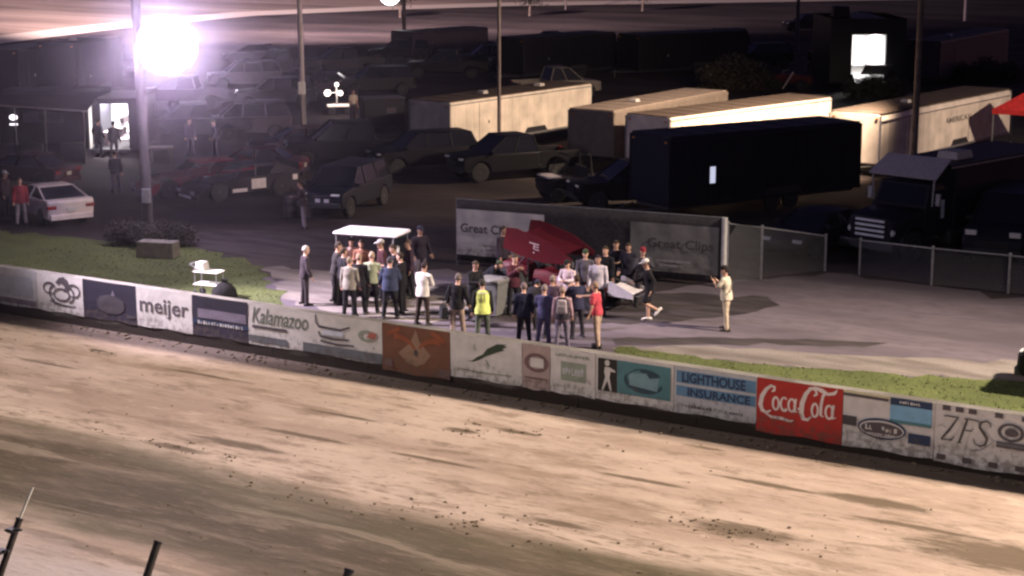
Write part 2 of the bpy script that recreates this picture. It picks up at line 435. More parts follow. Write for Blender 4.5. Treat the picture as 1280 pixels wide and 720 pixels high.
blot = noise(n, l, tc, 1.5, 9, (0.42, 1.25, 1), 0.72)
base = mixc(n, l, rng(n, l, blot, 0.53, 0.62, 0, 0.62), base, (0.150, 0.108, 0.074))
base = mixc(n, l, rng(n, l, blot, 0.36, 0.45, 0.5, 0), base, (0.46, 0.37, 0.29))
# damp dark groove
g_in = rng(n, l, tw, -12.7, -11.4); g_out = rng(n, l, tw, -8.7, -7.3, 1, 0)
groove = math_n(n, l, 'MULTIPLY', math_n(n, l, 'MULTIPLY', g_in, g_out), rng(n, l, streak, 0.30, 0.54, 0.72, 1.0))
base = mixc(n, l, groove, base, (0.056, 0.042, 0.023))
base = mixc(n, l, math_n(n, l, 'MULTIPLY', math_n(n, l, 'MULTIPLY', g_in, g_out), rng(n, l, big, 0.42, 0.62, 0, 0.5)), base, (0.105, 0.098, 0.050))
# tyre lines drawn out along the groove, and a paler grey apron below it
cmb = n.new('ShaderNodeCombineXYZ'); l.new(sep.outputs[0], cmb.inputs[0]); l.new(math_n(n, l, 'ADD', sep.outputs[1], math_n(n, l, 'MULTIPLY', wob, 2.2)), cmb.inputs[1])
lines = noise(n, l, cmb.outputs[0], 1.0, 7, (0.07, 1.5, 1), 0.62)
band = math_n(n, l, 'MULTIPLY', rng(n, l, tw, -14.5, -13.0), rng(n, l, tw, -8.0, -6.6, 1, 0))
base = mixc(n, l, math_n(n, l, 'MULTIPLY', band, rng(n, l, lines, 0.51, 0.64, 0, 0.62)), base, (0.070, 0.052, 0.030))
base = mixc(n, l, math_n(n, l, 'MULTIPLY', band, rng(n, l, lines, 0.34, 0.47, 0.40, 0)), base, (0.33, 0.27, 0.21))
base = mixc(n, l, rng(n, l, tw, -12.6, -13.6, 0.0, 0.75), base, (0.36, 0.315, 0.31))
# ragged marbles band at the groove's outside edge
m_in = rng(n, l, tw, -9.4, -8.0); m_out = rng(n, l, tw, -7.4, -6.0, 1, 0)
marb = math_n(n, l, 'MULTIPLY', math_n(n, l, 'MULTIPLY', m_in, m_out), rng(n, l, fine, 0.52, 0.64, 0, 0.75))
base = mixc(n, l, marb, base, (0.14, 0.11, 0.07))
# wet mud and the wall's shadow, both painted dark along its foot
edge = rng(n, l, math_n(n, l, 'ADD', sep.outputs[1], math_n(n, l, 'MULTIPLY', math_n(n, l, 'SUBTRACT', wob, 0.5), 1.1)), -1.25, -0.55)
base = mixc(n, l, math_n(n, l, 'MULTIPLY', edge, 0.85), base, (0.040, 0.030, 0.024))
base = mixc(n, l, rng(n, l, fine, 0.54, 0.68, 0, 0.6), base, (0.165, 0.120, 0.085))
base = mixc(n, l, rng(n, l, grit, 0.4, 0.7, 0, 0.18), base, (0.16, 0.12, 0.09))
# gouges, stains and a darker near right corner
for (px, py, ls, lt) in ((930, 665, 1.15, .42), (1095, 628, 1.3, .28), (650, 541, .55, .13), (575, 538, .45, .16), (220, 560, .9, .16), (300, 556, 1.3, .22), (122, 438, .35, .09),
                         (540, 575, 1.2, .10), (430, 520, 1.1, .09), (380, 545, 1.4, .12), (800, 600, 1.2, .10), (960, 606, 1.3, .12), (1150, 660, 1.4, .13), (110, 575, .8, .2),
                         (1270, 700, 2.2, .8), (700, 655, .7, .14), (880, 560, .5, .10), (1045, 582, .4, .10), (60, 455, 1.2, .07), (260, 470, 1.4, .08)):
    s0, t0 = to_st(at(px, py))
    dx = math_n(n, l, 'DIVIDE', math_n(n, l, 'SUBTRACT', sep.outputs[0], s0), ls)
    dy = math_n(n, l, 'DIVIDE', math_n(n, l, 'SUBTRACT', sep.outputs[1], t0), lt)
    d2 = math_n(n, l, 'ADD', math_n(n, l, 'MULTIPLY', dx, dx), math_n(n, l, 'MULTIPLY', dy, dy))
    d2 = math_n(n, l, 'ADD', d2, math_n(n, l, 'MULTIPLY', math_n(n, l, 'SUBTRACT', fine, 0.5), 3.2))
    base = mixc(n, l, rng(n, l, d2, 0.25, 1.35, 0.90, 0), base, (0.095, 0.070, 0.046))
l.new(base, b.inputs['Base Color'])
hsum = math_n(n, l, 'ADD', math_n(n, l, 'MULTIPLY', streak, 1.2), math_n(n, l, 'ADD', math_n(n, l, 'MULTIPLY', fine, 0.7), math_n(n, l, 'MULTIPLY', grit, 0.25)))
bump(n, l, b, hsum, 0.38, 0.10)
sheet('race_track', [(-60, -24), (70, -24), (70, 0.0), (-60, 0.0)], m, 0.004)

# clods of dirt lying on the track
rnd = random.Random(11); mb = MB()
spots_ = [(640, 540, 26, 1.4, .4), (575, 540, 12, .8, .3), (930, 665, 60, 1.3, .45), (420, 630, 26, 2.2, .3), (560, 645, 20, 1.6, .3), (1050, 582, 8, .5, .2), (230, 560, 30, 1.5, .25), (120, 440, 6, .3, .1), (700, 660, 22, 1.6, .25), (620, 670, 22, 2.5, .4)]
pts = []
for (px, py, k, ls, lt) in spots_:
    s0, t0 = to_st(at(px, py))
    pts += [(s0 + rnd.gauss(0, ls * .6), t0 + rnd.gauss(0, lt * .6), rnd.uniform(.008, .036)) for _ in range(k)]
pts += [(rnd.uniform(-4, 36), rnd.uniform(-13, -0.6), rnd.uniform(.006, .022)) for _ in range(330)]
pts += [(rnd.uniform(-4, 36), -abs(rnd.gauss(0, .35)) - .05, rnd.uniform(.015, .05)) for _ in range(420)]
for s0, t0, r in pts:
    M = Matrix.Translation((s0, t0, r * .25)) @ Matrix.Rotation(rnd.uniform(0, 6), 4, 'Z') @ Matrix.Diagonal((rnd.uniform(.8, 1.9), rnd.uniform(.6, 1.2), rnd.uniform(.4, .8), 1))
    mb.ball((0, 0, 0), r, 7, 5, 0, M)
o = mb.build('dirt', mat('dirt_clod', (0.13, 0.095, 0.06), 0.95, 0, 0.3, 3, 0.8, 30)); wl_frame(o, 0.006)
tag(o, 'loose clods of dark dirt scattered over the race track', 'dirt', kind='stuff')

# ------------------------------------------------------------------ trackside wall and the vinyl signs on it
WH, WT = 1.35, 0.32
root = thing('concrete_wall', 'long low dirty concrete wall between race track and grass, carrying the sign row', 'wall', (W0.x, W0.y, 0), WA)
m, n, l, b = nodes_of('wall_concrete', 0.9); tc = n.new('ShaderNodeTexCoord').outputs['Object']
sep = n.new('ShaderNodeSeparateXYZ'); l.new(tc, sep.inputs[0])
a = noise(n, l, tc, 1.3, 6, (0.6, 1, 2)); z_ = math_n(n, l, 'ADD', sep.outputs[2], math_n(n, l, 'MULTIPLY', math_n(n, l, 'SUBTRACT', a, 0.5), 0.5))
base = mixc(n, l, rng(n, l, a, 0.35, 0.65), (0.10, 0.092, 0.082), (0.19, 0.178, 0.16))
base = mixc(n, l, rng(n, l, z_, 0.22, 0.42, 1, 0), base, (0.030, 0.022, 0.017))     # caked mud
l.new(base, b.inputs['Base Color']); bump(n, l, b, a, 0.5, 0.05)
mb = MB()
s = -14.0
while s < 44:
    mb.prism([(0.0, -0.1), (0.0, WH - 0.03), (0.03, WH), (WT - 0.03, WH), (WT, WH - 0.03), (WT, -0.1)], 0, 3.0 - 0.012, 0, Matrix(((0, 1, 0, s), (1, 0, 0, 0), (0, 0, 1, 0), (0, 0, 0, 1))))
    s += 3.0
mb.build('wall', m, root)

V_WHITE = vinyl('white', (0.60, 0.585, 0.56)); V_GREY = vinyl('pale_grey_blue', (0.46, 0.48, 0.50)); V_NAVY = vinyl('navy', (0.022, 0.020, 0.038))
V_BLACK = vinyl('black', (0.018, 0.018, 0.018)); V_CHAR = vinyl('charcoal', (0.055, 0.05, 0.06)); V_LILAC = vinyl('lilac_grey', (0.17, 0.15, 0.20))
V_RED = vinyl('red', (0.42, 0.028, 0.022)); V_BROWN = vinyl('rust_brown', (0.16, 0.065, 0.035)); V_TAN = vinyl('tan', (0.27, 0.17, 0.11)); V_ORANGE = vinyl('burnt_orange', (0.26, 0.075, 0.03))
V_GREEN = vinyl('dark_green', (0.028, 0.050, 0.030)); V_SAGE = vinyl('sage', (0.26, 0.31, 0.24)); V_PINK = vinyl('pinkish_grey', (0.40, 0.31, 0.29)); V_MAUVE = vinyl('mauve', (0.16, 0.10, 0.10))
V_TEAL = vinyl('teal', (0.075, 0.20, 0.225)); V_DTEAL = vinyl('dark_teal', (0.022, 0.06, 0.085)); V_LTEAL = vinyl('light_teal', (0.17, 0.30, 0.34)); V_BLUE = vinyl('blue', (0.10, 0.22, 0.36)); V_DBLUE = vinyl('dark_blue', (0.020, 0.042, 0.095)); V_SKY = vinyl('sky_blue', (0.20, 0.42, 0.60))
V_INK = vinyl('grey_ink', (0.085, 0.075, 0.085)); V_STRIP = vinyl('slate', (0.13, 0.145, 0.16)); V_RUSTINK = vinyl('rust_ink', (0.38, 0.13, 0.10)); V_YEL = vinyl('pale_yellow', (0.62, 0.58, 0.36))

class Banner:
    """one vinyl sheet hung on the wall face; u, v run 0..1 across and up it"""
    def __init__(s, pxa, pya, pxb, pyb, m, label, z0=0.30, zt=None):
        s.a, za = hit(pxa, pya); s.b, zb = hit(pxb, pyb)
        s.w = s.b - s.a - 0.012; s.z0, s.z1 = z0, zt or WH + 0.015; s.h = s.z1 - s.z0
        p = st(s.a + 0.006, 0, 0)
        mb = MB(); nx, nz = 26, 9; rr = random.Random(int(s.a * 100))
        ph = [rr.uniform(0, 6) for _ in range(4)]
        s.wave = lambda u, v: -0.014 + 0.006 * math.sin(u * s.w * 3.1 + ph[0]) * math.sin(v * 2.5 + ph[1]) + 0.004 * math.sin(u * s.w * 7 + v * 5 + ph[2])
        vs = []
        for j in range(nz + 1):
            for i in range(nx + 1):
                u, v = i / nx, j / nz
                dz = -0.012 * math.sin(u * math.pi) * (1 if j == nz else 0) + (0.018 * math.sin(u * 9 + ph[3]) if j == 0 else 0)
                vs.append((u * s.w, s.wave(u, v), s.z0 + v * s.h + dz))
        mb.add(vs, [(j * (nx + 1) + i, j * (nx + 1) + i + 1, (j + 1) * (nx + 1) + i + 1, (j + 1) * (nx + 1) + i) for j in range(nz) for i in range(nx)])
        s.o = mb.build('vinyl_banner', m, None, 0, True); s.o.location = p; s.o.rotation_euler = (0, 0, WA)
        tag(s.o, label, 'banner', 'advertising banners along the trackside wall')
        s.k = 0
    def put(s, name, m, fn):
        """fn draws in a flat (u, v) plane; every point then follows the sheet, a hair in front of it"""
        mb = MB(); fn(mb); s.k += 1
        off = -0.004 - 0.0022 * s.k
        mb.v = [(p[0] * s.w, s.wave(min(max(p[0], 0), 1), min(max(p[2], 0), 1)) + off, s.z0 + p[2] * s.h) for p in mb.v]
        return mb.build(name, m, s.o)
    def rect(s, name, m, u0, u1, v0, v1, nx=12):
        def f(mb):
            vs = [(u0 + (u1 - u0) * i / nx, 0, v) for v in (v0, v1) for i in range(nx + 1)]
            mb.add(vs, [(i, i + 1, nx + 2 + i, nx + 1 + i) for i in range(nx)])
        return s.put(name, m, f)
    def text(s, name, m, t, u0, u1, v0, v1, shear=0.0, bold=0.0, slope=0.0):
        return s.put(name, m, lambda mb: fit_text(mb, t, u0, u1, v0, v1, 0, shear, bold, 0, None, slope))
    def poly(s, name, m, polys):
        return s.put(name, m, lambda mb: [mb.add([(p[0], 0, p[1]) for p in q], [tuple(range(len(q)))]) for q in polys])
    def ell(s, name, m, cu, cv, ru, rv, hole=0.0, n=28):
        def f(mb):
            o_ = [(cu + ru * math.cos(6.2832 * i / n), 0, cv + rv * math.sin(6.2832 * i / n)) for i in range(n)]
            if hole <= 0: mb.add(o_, [tuple(range(n))])
            else:
                i_ = [(cu + ru * hole * math.cos(6.2832 * i / n), 0, cv + rv * hole * math.sin(6.2832 * i / n)) for i in range(n)]
                mb.add(o_ + i_, [(i, (i + 1) % n, n + (i + 1) % n, n + i) for i in range(n)])
        return s.put(name, m, f)
    def strokes(s, name, m, lines):
        """brush lettering: each line is a list of (u, v, half width in metres)"""
        def f(mb):
            for ln in lines:
                L, Rr = [], []
                for i, (u, v, w) in enumerate(ln):
                    a_, b_ = ln[max(i - 1, 0)], ln[min(i + 1, len(ln) - 1)]
                    dx, dz = (b_[0] - a_[0]) * s.w, (b_[1] - a_[1]) * s.h; d = math.hypot(dx, dz) or 1
                    L.append((u - dz / d * w / s.w, 0, v + dx / d * w / s.h)); Rr.append((u + dz / d * w / s.w, 0, v - dx / d * w / s.h))
                k = len(ln); mb.add(L + Rr, [(i, i + 1, k + i + 1, k + i) for i in range(k - 1)])
        return s.put(name, m, f)
    def scribble(s, name, m, u0, u1, v0, v1, k, seed=1, slope=0.0):
        """a word too blurred to read: uneven dark letter-wide marks"""
        rr = random.Random(seed); qs = []; u = u0; st_ = (u1 - u0) / k
        for i in range(k):
            w = st_ * rr.uniform(.55, .85); t = v1 - (v1 - v0) * rr.uniform(0, .3) + slope * i / k; b0 = v0 + (v1 - v0) * rr.uniform(0, .12) + slope * i / k
            qs.append([(u, b0), (u + w * .45, b0), (u + w * .45, t), (u, t)])
            if rr.random() < .7: qs.append([(u + w * .45, (b0 + t) / 2 - .02), (u + w, (b0 + t) / 2 - .02), (u + w, t), (u + w * .45, t)])
            if rr.random() < .5: qs.append([(u + w * .45, b0), (u + w, b0), (u + w, b0 + .25 * (t - b0)), (u + w * .45, b0 + .25 * (t - b0))])
            u += st_
        return s.poly(name, m, qs)

def arc(cu, cv, ru, rv, a0, a1, w0, w1=None, n=14):
    w1 = w0 if w1 is None else w1
    return [(cu + ru * math.cos(R(a0 + (a1 - a0) * i / n)), cv + rv * math.sin(R(a0 + (a1 - a0) * i / n)), w0 + (w1 - w0) * i / n) for i in range(n + 1)]

B = Banner(-70, 318, 45, 334, V_GREY, 'pale grey banner with faded blue field and dark bar, leftmost of the sign row')
B.rect('panel', V_LILAC, .05, .99, .05, .19); B.rect('panel', vinyl('faded_blue', (.36, .39, .45)), .05, .95, .27, .80)
B = Banner(45, 334, 103, 343, V_WHITE, 'white banner with a dark horse head emblem between scrolls')
B.poly('emblem', V_INK, [[(.50, .93), (.60, .97), (.68, .88), (.72, .72), (.70, .60), (.58, .56), (.62, .70), (.55, .78), (.47, .74), (.42, .80)]])
B.strokes('scroll', V_INK, [arc(.28, .62, .13, .14, 20, 300, .035, .02), arc(.80, .62, .13, .16, 160, -120, .035, .02), arc(.54, .48, .17, .16, 0, 360, .03),
                            [(.28, .30, .02), (.40, .24, .035), (.55, .21, .03), (.75, .20, .02), (.84, .22, .015)], arc(.40, .50, .12, .2, 100, 260, .03), arc(.68, .50, .12, .2, 80, -80, .03)])
B = Banner(103, 343, 170, 355, V_NAVY, 'near black banner with a small pale flame mark, right beside the horse emblem banner')
B.poly('flame_mark', V_LILAC, [[(.50, .62), (.55, .72), (.57, .82), (.60, .68), (.60, .56), (.55, .50)]]); B.ell('glow_field', V_CHAR, .52, .42, .26, .25); B.rect('panel', V_CHAR, .82, .97, .14, .22)
B = Banner(170, 355, 240, 368, V_WHITE, 'white banner filled by one word in big plain grey lower case letters')
B.text('lettering', V_INK, 'meijer', .06, .94, .25, .76, 0, .016)
B = Banner(240, 368, 310, 378, V_NAVY, 'navy banner with lilac band and one thin white line of small lettering')
B.rect('panel', V_LILAC, .10, .97, .45, .68); B.rect('panel', V_DBLUE, .0, 1.0, .30, .40)
B.scribble('lettering', V_WHITE, .10, .93, .29, .385, 17, 4)
B = Banner(310, 378, 478, 402, V_WHITE, 'long pale banner with green grey slanted script and slate strip along its bottom')
B.text('lettering', vinyl('green_grey_ink', (.14, .165, .14)), 'Kalamazoo', .03, .46, .52, .92, .25, .012)
B.rect('panel', V_INK, .03, .30, .40, .475); B.rect('panel', V_STRIP, .0, .30, .06, .22); B.rect('panel', V_STRIP, .42, 1.0, .02, .24)
B.strokes('scroll', V_INK, [[(.52, .96, .02), (.52, .78, .03), (.54, .68, .03), (.70, .66, .03), (.77, .76, .02)], [(.54, .56, .03), (.55, .45, .03), (.66, .42, .03), (.76, .45, .02)], [(.55, .34, .025), (.68, .30, .03), (.80, .33, .02)]])
B.rect('panel', vinyl('pale_blue_white', (.56, .60, .68)), .57, .72, .50, .62); B.ell('emblem', V_SAGE, .89, .62, .06, .13, .6); B.poly('emblem', V_RUSTINK, [[(.89, .58), (.95, .56), (.97, .70), (.92, .74)]])
B = Banner(478, 402, 563, 415, V_BROWN, 'rust brown banner with tan diamond and orange swept arcs', .16)
B.poly('emblem', V_TAN, [[(.5, .95), (.56, .70), (.72, .45), (.62, .26), (.5, .18), (.36, .24), (.24, .42), (.42, .66)]])
B.strokes('scroll', V_ORANGE, [arc(.20, .42, .30, .34, 10, 95, .02, .08), arc(.82, .42, .30, .34, 170, 80, .02, .08), arc(.5, .62, .46, .34, 25, 60, .05), arc(.5, .62, .46, .34, 155, 120, .05)])
B.ell('emblem', V_CHAR, .5, .46, .03, .07); B.poly('panel', V_MAUVE, [[(.82, .05), (1, .02), (1, .20), (.86, .22)]]); B.poly('panel', V_MAUVE, [[(.04, .12), (.16, .10), (.14, .26), (.03, .24)]])
B = Banner(563, 415, 653, 429, V_WHITE, 'white banner with a dark green swooping bird figure')
B.poly('bird', V_GREEN, [[(.24, .40), (.31, .42), (.38, .52), (.46, .60), (.52, .74), (.66, .88), (.79, .90), (.75, .86), (.80, .85), (.73, .79), (.76, .76), (.67, .70), (.60, .64), (.50, .56), (.42, .47), (.33, .40)]])
B.strokes('lettering', V_SAGE, [[(.34, .80, .012), (.345, .68, .02), (.36, .66, .01)], [(.50, .48, .02), (.53, .38, .03), (.56, .34, .01)], [(.10, .20, .012), (.40, .17, .016), (.85, .20, .012)]])
B = Banner(653, 429, 688, 435, V_PINK, 'narrow pinkish grey banner with a round mauve ring', .28)
B.ell('ring', V_MAUVE, .52, .60, .44, .21, .66); B.rect('panel', V_WHITE, .30, .78, .50, .70); B.rect('panel', V_MAUVE, .1, .9, .24, .27)
B = Banner(688, 435, 745, 444, V_WHITE, 'white banner with a pale sage block, left of the white walking figure')
B.rect('panel', V_SAGE, .24, .80, .30, .72); B.scribble('lettering', V_SAGE, .12, .90, .82, .90, 13, 9); B.scribble('lettering', V_GREY, .28, .76, .42, .62, 7, 6)
B = Banner(745, 444, 843, 457, V_WHITE, 'white bordered banner with white walking figure on black beside teal oval')
B.rect('panel', V_BLACK, .03, .28, .20, .92); B.rect('panel', V_TEAL, .283, .965, .20, .92)
B.ell('oval', V_DTEAL, .63, .54, .26, .27); B.poly('plate', V_LTEAL, [[(.44, .42), (.80, .36), (.82, .66), (.70, .62), (.66, .72), (.44, .68)]])
B.ell('figure', V_WHITE, .155, .83, .032, .068); B.poly('figure', V_WHITE, [[(.125, .74), (.19, .74), (.26, .68), (.26, .64), (.20, .655), (.185, .52), (.215, .22), (.195, .21), (.155, .44), (.10, .21), (.08, .22), (.13, .52), (.115, .62)]])
B = Banner(843, 457, 947, 470, V_GREY, 'pale banner with two blue bands of dark block lettering')
B.rect('panel', V_BLUE, .03, .99, .64, .90); B.rect('panel', V_BLUE, .03, .99, .36, .58)
B.text('lettering', V_DBLUE, 'LIGHTHOUSE', .10, .87, .66, .88, 0, .03); B.text('lettering', V_DBLUE, 'INSURANCE', .17, .93, .38, .56, 0, .03)
B.scribble('lettering', V_INK, .15, .48, .13, .20, 9, 14); B.scribble('lettering', V_SAGE, .50, .66, .13, .21, 5, 15); B.scribble('lettering', V_INK, .69, .86, .12, .18, 5, 16)
B = Banner(947, 470, 1055, 485, V_RED, 'bright red banner with white flowing script', .16)
w = .030
def cscript(): 
    c1 = [(.175, .77, .018), (.205, .80, .03), (.205, .86, .03), (.165, .875, .03), (.11, .80, .04), (.06, .66, .05), (.045, .50, .05), (.07, .40, .045), (.12, .37, .03), (.17, .42, .018)]
    tail = [(.10, .36, .012), (.18, .30, .03), (.30, .30, .035), (.40, .27, .025), (.44, .30, .01)]
    o1 = arc(.225, .56, .035, .115, 60, 420, .026, .022)
    c2 = arc(.325, .57, .042, .12, 50, 320, .018, .032)
    a1 = arc(.415, .57, .040, .115, 40, 400, .022, .026); a2 = [(.462, .70, .026), (.450, .56, .03), (.455, .46, .026), (.485, .47, .012)]
    hy = [(.485, .52, .02), (.52, .545, .024)]
    C2 = [(.665, .80, .018), (.70, .84, .03), (.685, .92, .03), (.63, .93, .035), (.575, .82, .045), (.535, .64, .055), (.53, .46, .052), (.555, .36, .045), (.605, .35, .03), (.645, .42, .016)]
    sw = [(.60, .93, .012), (.68, .955, .032), (.76, .92, .05), (.83, .87, .03), (.90, .90, .036), (.935, .965, .02), (.915, .90, .014)]
    o2 = arc(.685, .545, .035, .12, 60, 420, .026, .022)
    l_ = [(.79, .83, .018), (.80, .88, .02), (.775, .84, .03), (.755, .66, .032), (.752, .47, .03), (.785, .45, .014)]
    a3 = arc(.85, .55, .042, .12, 40, 400, .022, .026); a4 = [(.90, .69, .026), (.885, .54, .03), (.895, .44, .026), (.93, .47, .012)]
    return [c1, tail, o1, c2, a1, a2, hy, C2, sw, o2, l_, a3, a4]
B.strokes('lettering', vinyl('script_white', (.74, .66, .62)), cscript())
B = Banner(1055, 485, 1170, 505, V_WHITE, 'white banner with dark framed oval badge, black bars and bright blue box', .16)
B.rect('panel', V_YEL, .0, .52, .955, .995); B.rect('panel', V_INK, .0, .50, .90, .95); B.rect('panel', V_SKY, .52, .97, .58, .86); B.rect('panel', V_DBLUE, .52, .97, .86, .985); B.scribble('lettering', V_WHITE, .62, .85, .90, .95, 8, 21); B.rect('panel', V_TEAL, .52, .97, .54, .60)
B.rect('panel', V_CHAR, .0, .16, .38, .55); B.rect('panel', V_DBLUE, .73, .97, .22, .40)
B.ell('badge', V_DBLUE, .44, .40, .265, .185); B.ell('badge', V_WHITE, .44, .395, .245, .15); B.ell('badge', V_INK, .44, .39, .23, .125)
B.scribble('lettering', V_WHITE, .26, .62, .36, .46, 8, 22, -.02); B.scribble('lettering', V_WHITE, .28, .62, .28, .32, 12, 23)
B = Banner(1170, 505, 1330, 526, V_WHITE, 'white banner with three big serif italic capitals and chequered edges', .12)
for k in range(9):
    u = .055 + k * .105
    if k % 2 == 0 or k in (1,): B.rect('check', V_INK, u, u + .065, .90, .985, 2)
    B.rect('check', V_INK, u - .03, u + .045, .06 + (.02 if k % 2 else 0), .15, 2) if k % 2 == 0 else None
zfs = [[(.075, .80, .010), (.085, .815, .012), (.19, .815, .014), (.192, .80, .008)], [(.186, .81, .016), (.12, .58, .030), (.060, .415, .02)], [(.056, .41, .016), (.10, .415, .012), (.145, .415, .016), (.165, .49, .008)],
       [(.262, .80, .022), (.232, .60, .028), (.205, .40, .022)], [(.235, .81, .012), (.30, .81, .014), (.355, .80, .014), (.350, .73, .006)], [(.245, .615, .012), (.30, .615, .012), (.315, .67, .006)], [(.185, .395, .010), (.225, .395, .010)],
       [(.448, .72, .008), (.445, .79, .014), (.415, .82, .018), (.37, .79, .024), (.362, .70, .030), (.395, .62, .034), (.425, .53, .032), (.415, .43, .024), (.375, .385, .018), (.33, .41, .014), (.318, .50, .008)]]
B.strokes('lettering', vinyl('serif_ink', (.075, .062, .058)), zfs)
B.ell('badge', V_INK, .61, .69, .105, .155, .74); B.ell('badge', V_INK, .615, .69, .055, .07); B.rect('panel', V_INK, .50, .80, .42, .52); B.rect('panel', V_STRIP, .50, .82, .46, .49)
B.strokes('flourish', V_STRIP, [[(.30, .30, .006), (.38, .33, .01), (.44, .42, .008), (.48, .52, .005)], [(.02, .62, .004), (.06, .66, .006), (.10, .62, .004)]])

# ------------------------------------------------------------------ people
def remesh(mb, voxel, smooth=2):
    me = bpy.data.meshes.new('tmp'); me.from_pydata(mb.v, [], mb.f)
    bm = bmesh.new(); bm.from_mesh(me); bmesh.ops.recalc_face_normals(bm, faces=bm.faces); bm.to_mesh(me); bm.free()
    o = bpy.data.objects.new('tmp', me); COL.objects.link(o)
    r = o.modifiers.new('r', 'REMESH'); r.mode = 'VOXEL'; r.voxel_size = voxel
    if smooth:
        s = o.modifiers.new('s', 'SMOOTH'); s.factor = 0.5; s.iterations = smooth
    bpy.context.view_layer.update()
    out = bpy.data.meshes.new_from_object(o.evaluated_get(bpy.context.evaluated_depsgraph_get()))
    vs = [v.co.copy() for v in out.vertices]; fs = [tuple(p.vertices) for p in out.polygons]
    bpy.data.objects.remove(o); bpy.data.meshes.remove(me); bpy.data.meshes.remove(out)
    return vs, fs
def as_mesh(name, mb, m):
    me = bpy.data.meshes.new(name); me.from_pydata(mb.v, [], mb.f)
    for q in (m if isinstance(m, list) else [m]): me.materials.append(q)
    me.polygons.foreach_set('material_index', mb.m); me.polygons.foreach_set('use_smooth', [True] * len(me.polygons)); me.update()
    return me
M_EYE = mat('eye', (0.03, 0.02, 0.02), 0.3); M_MOUTH = mat('lips', (0.30, 0.12, 0.10), 0.5)

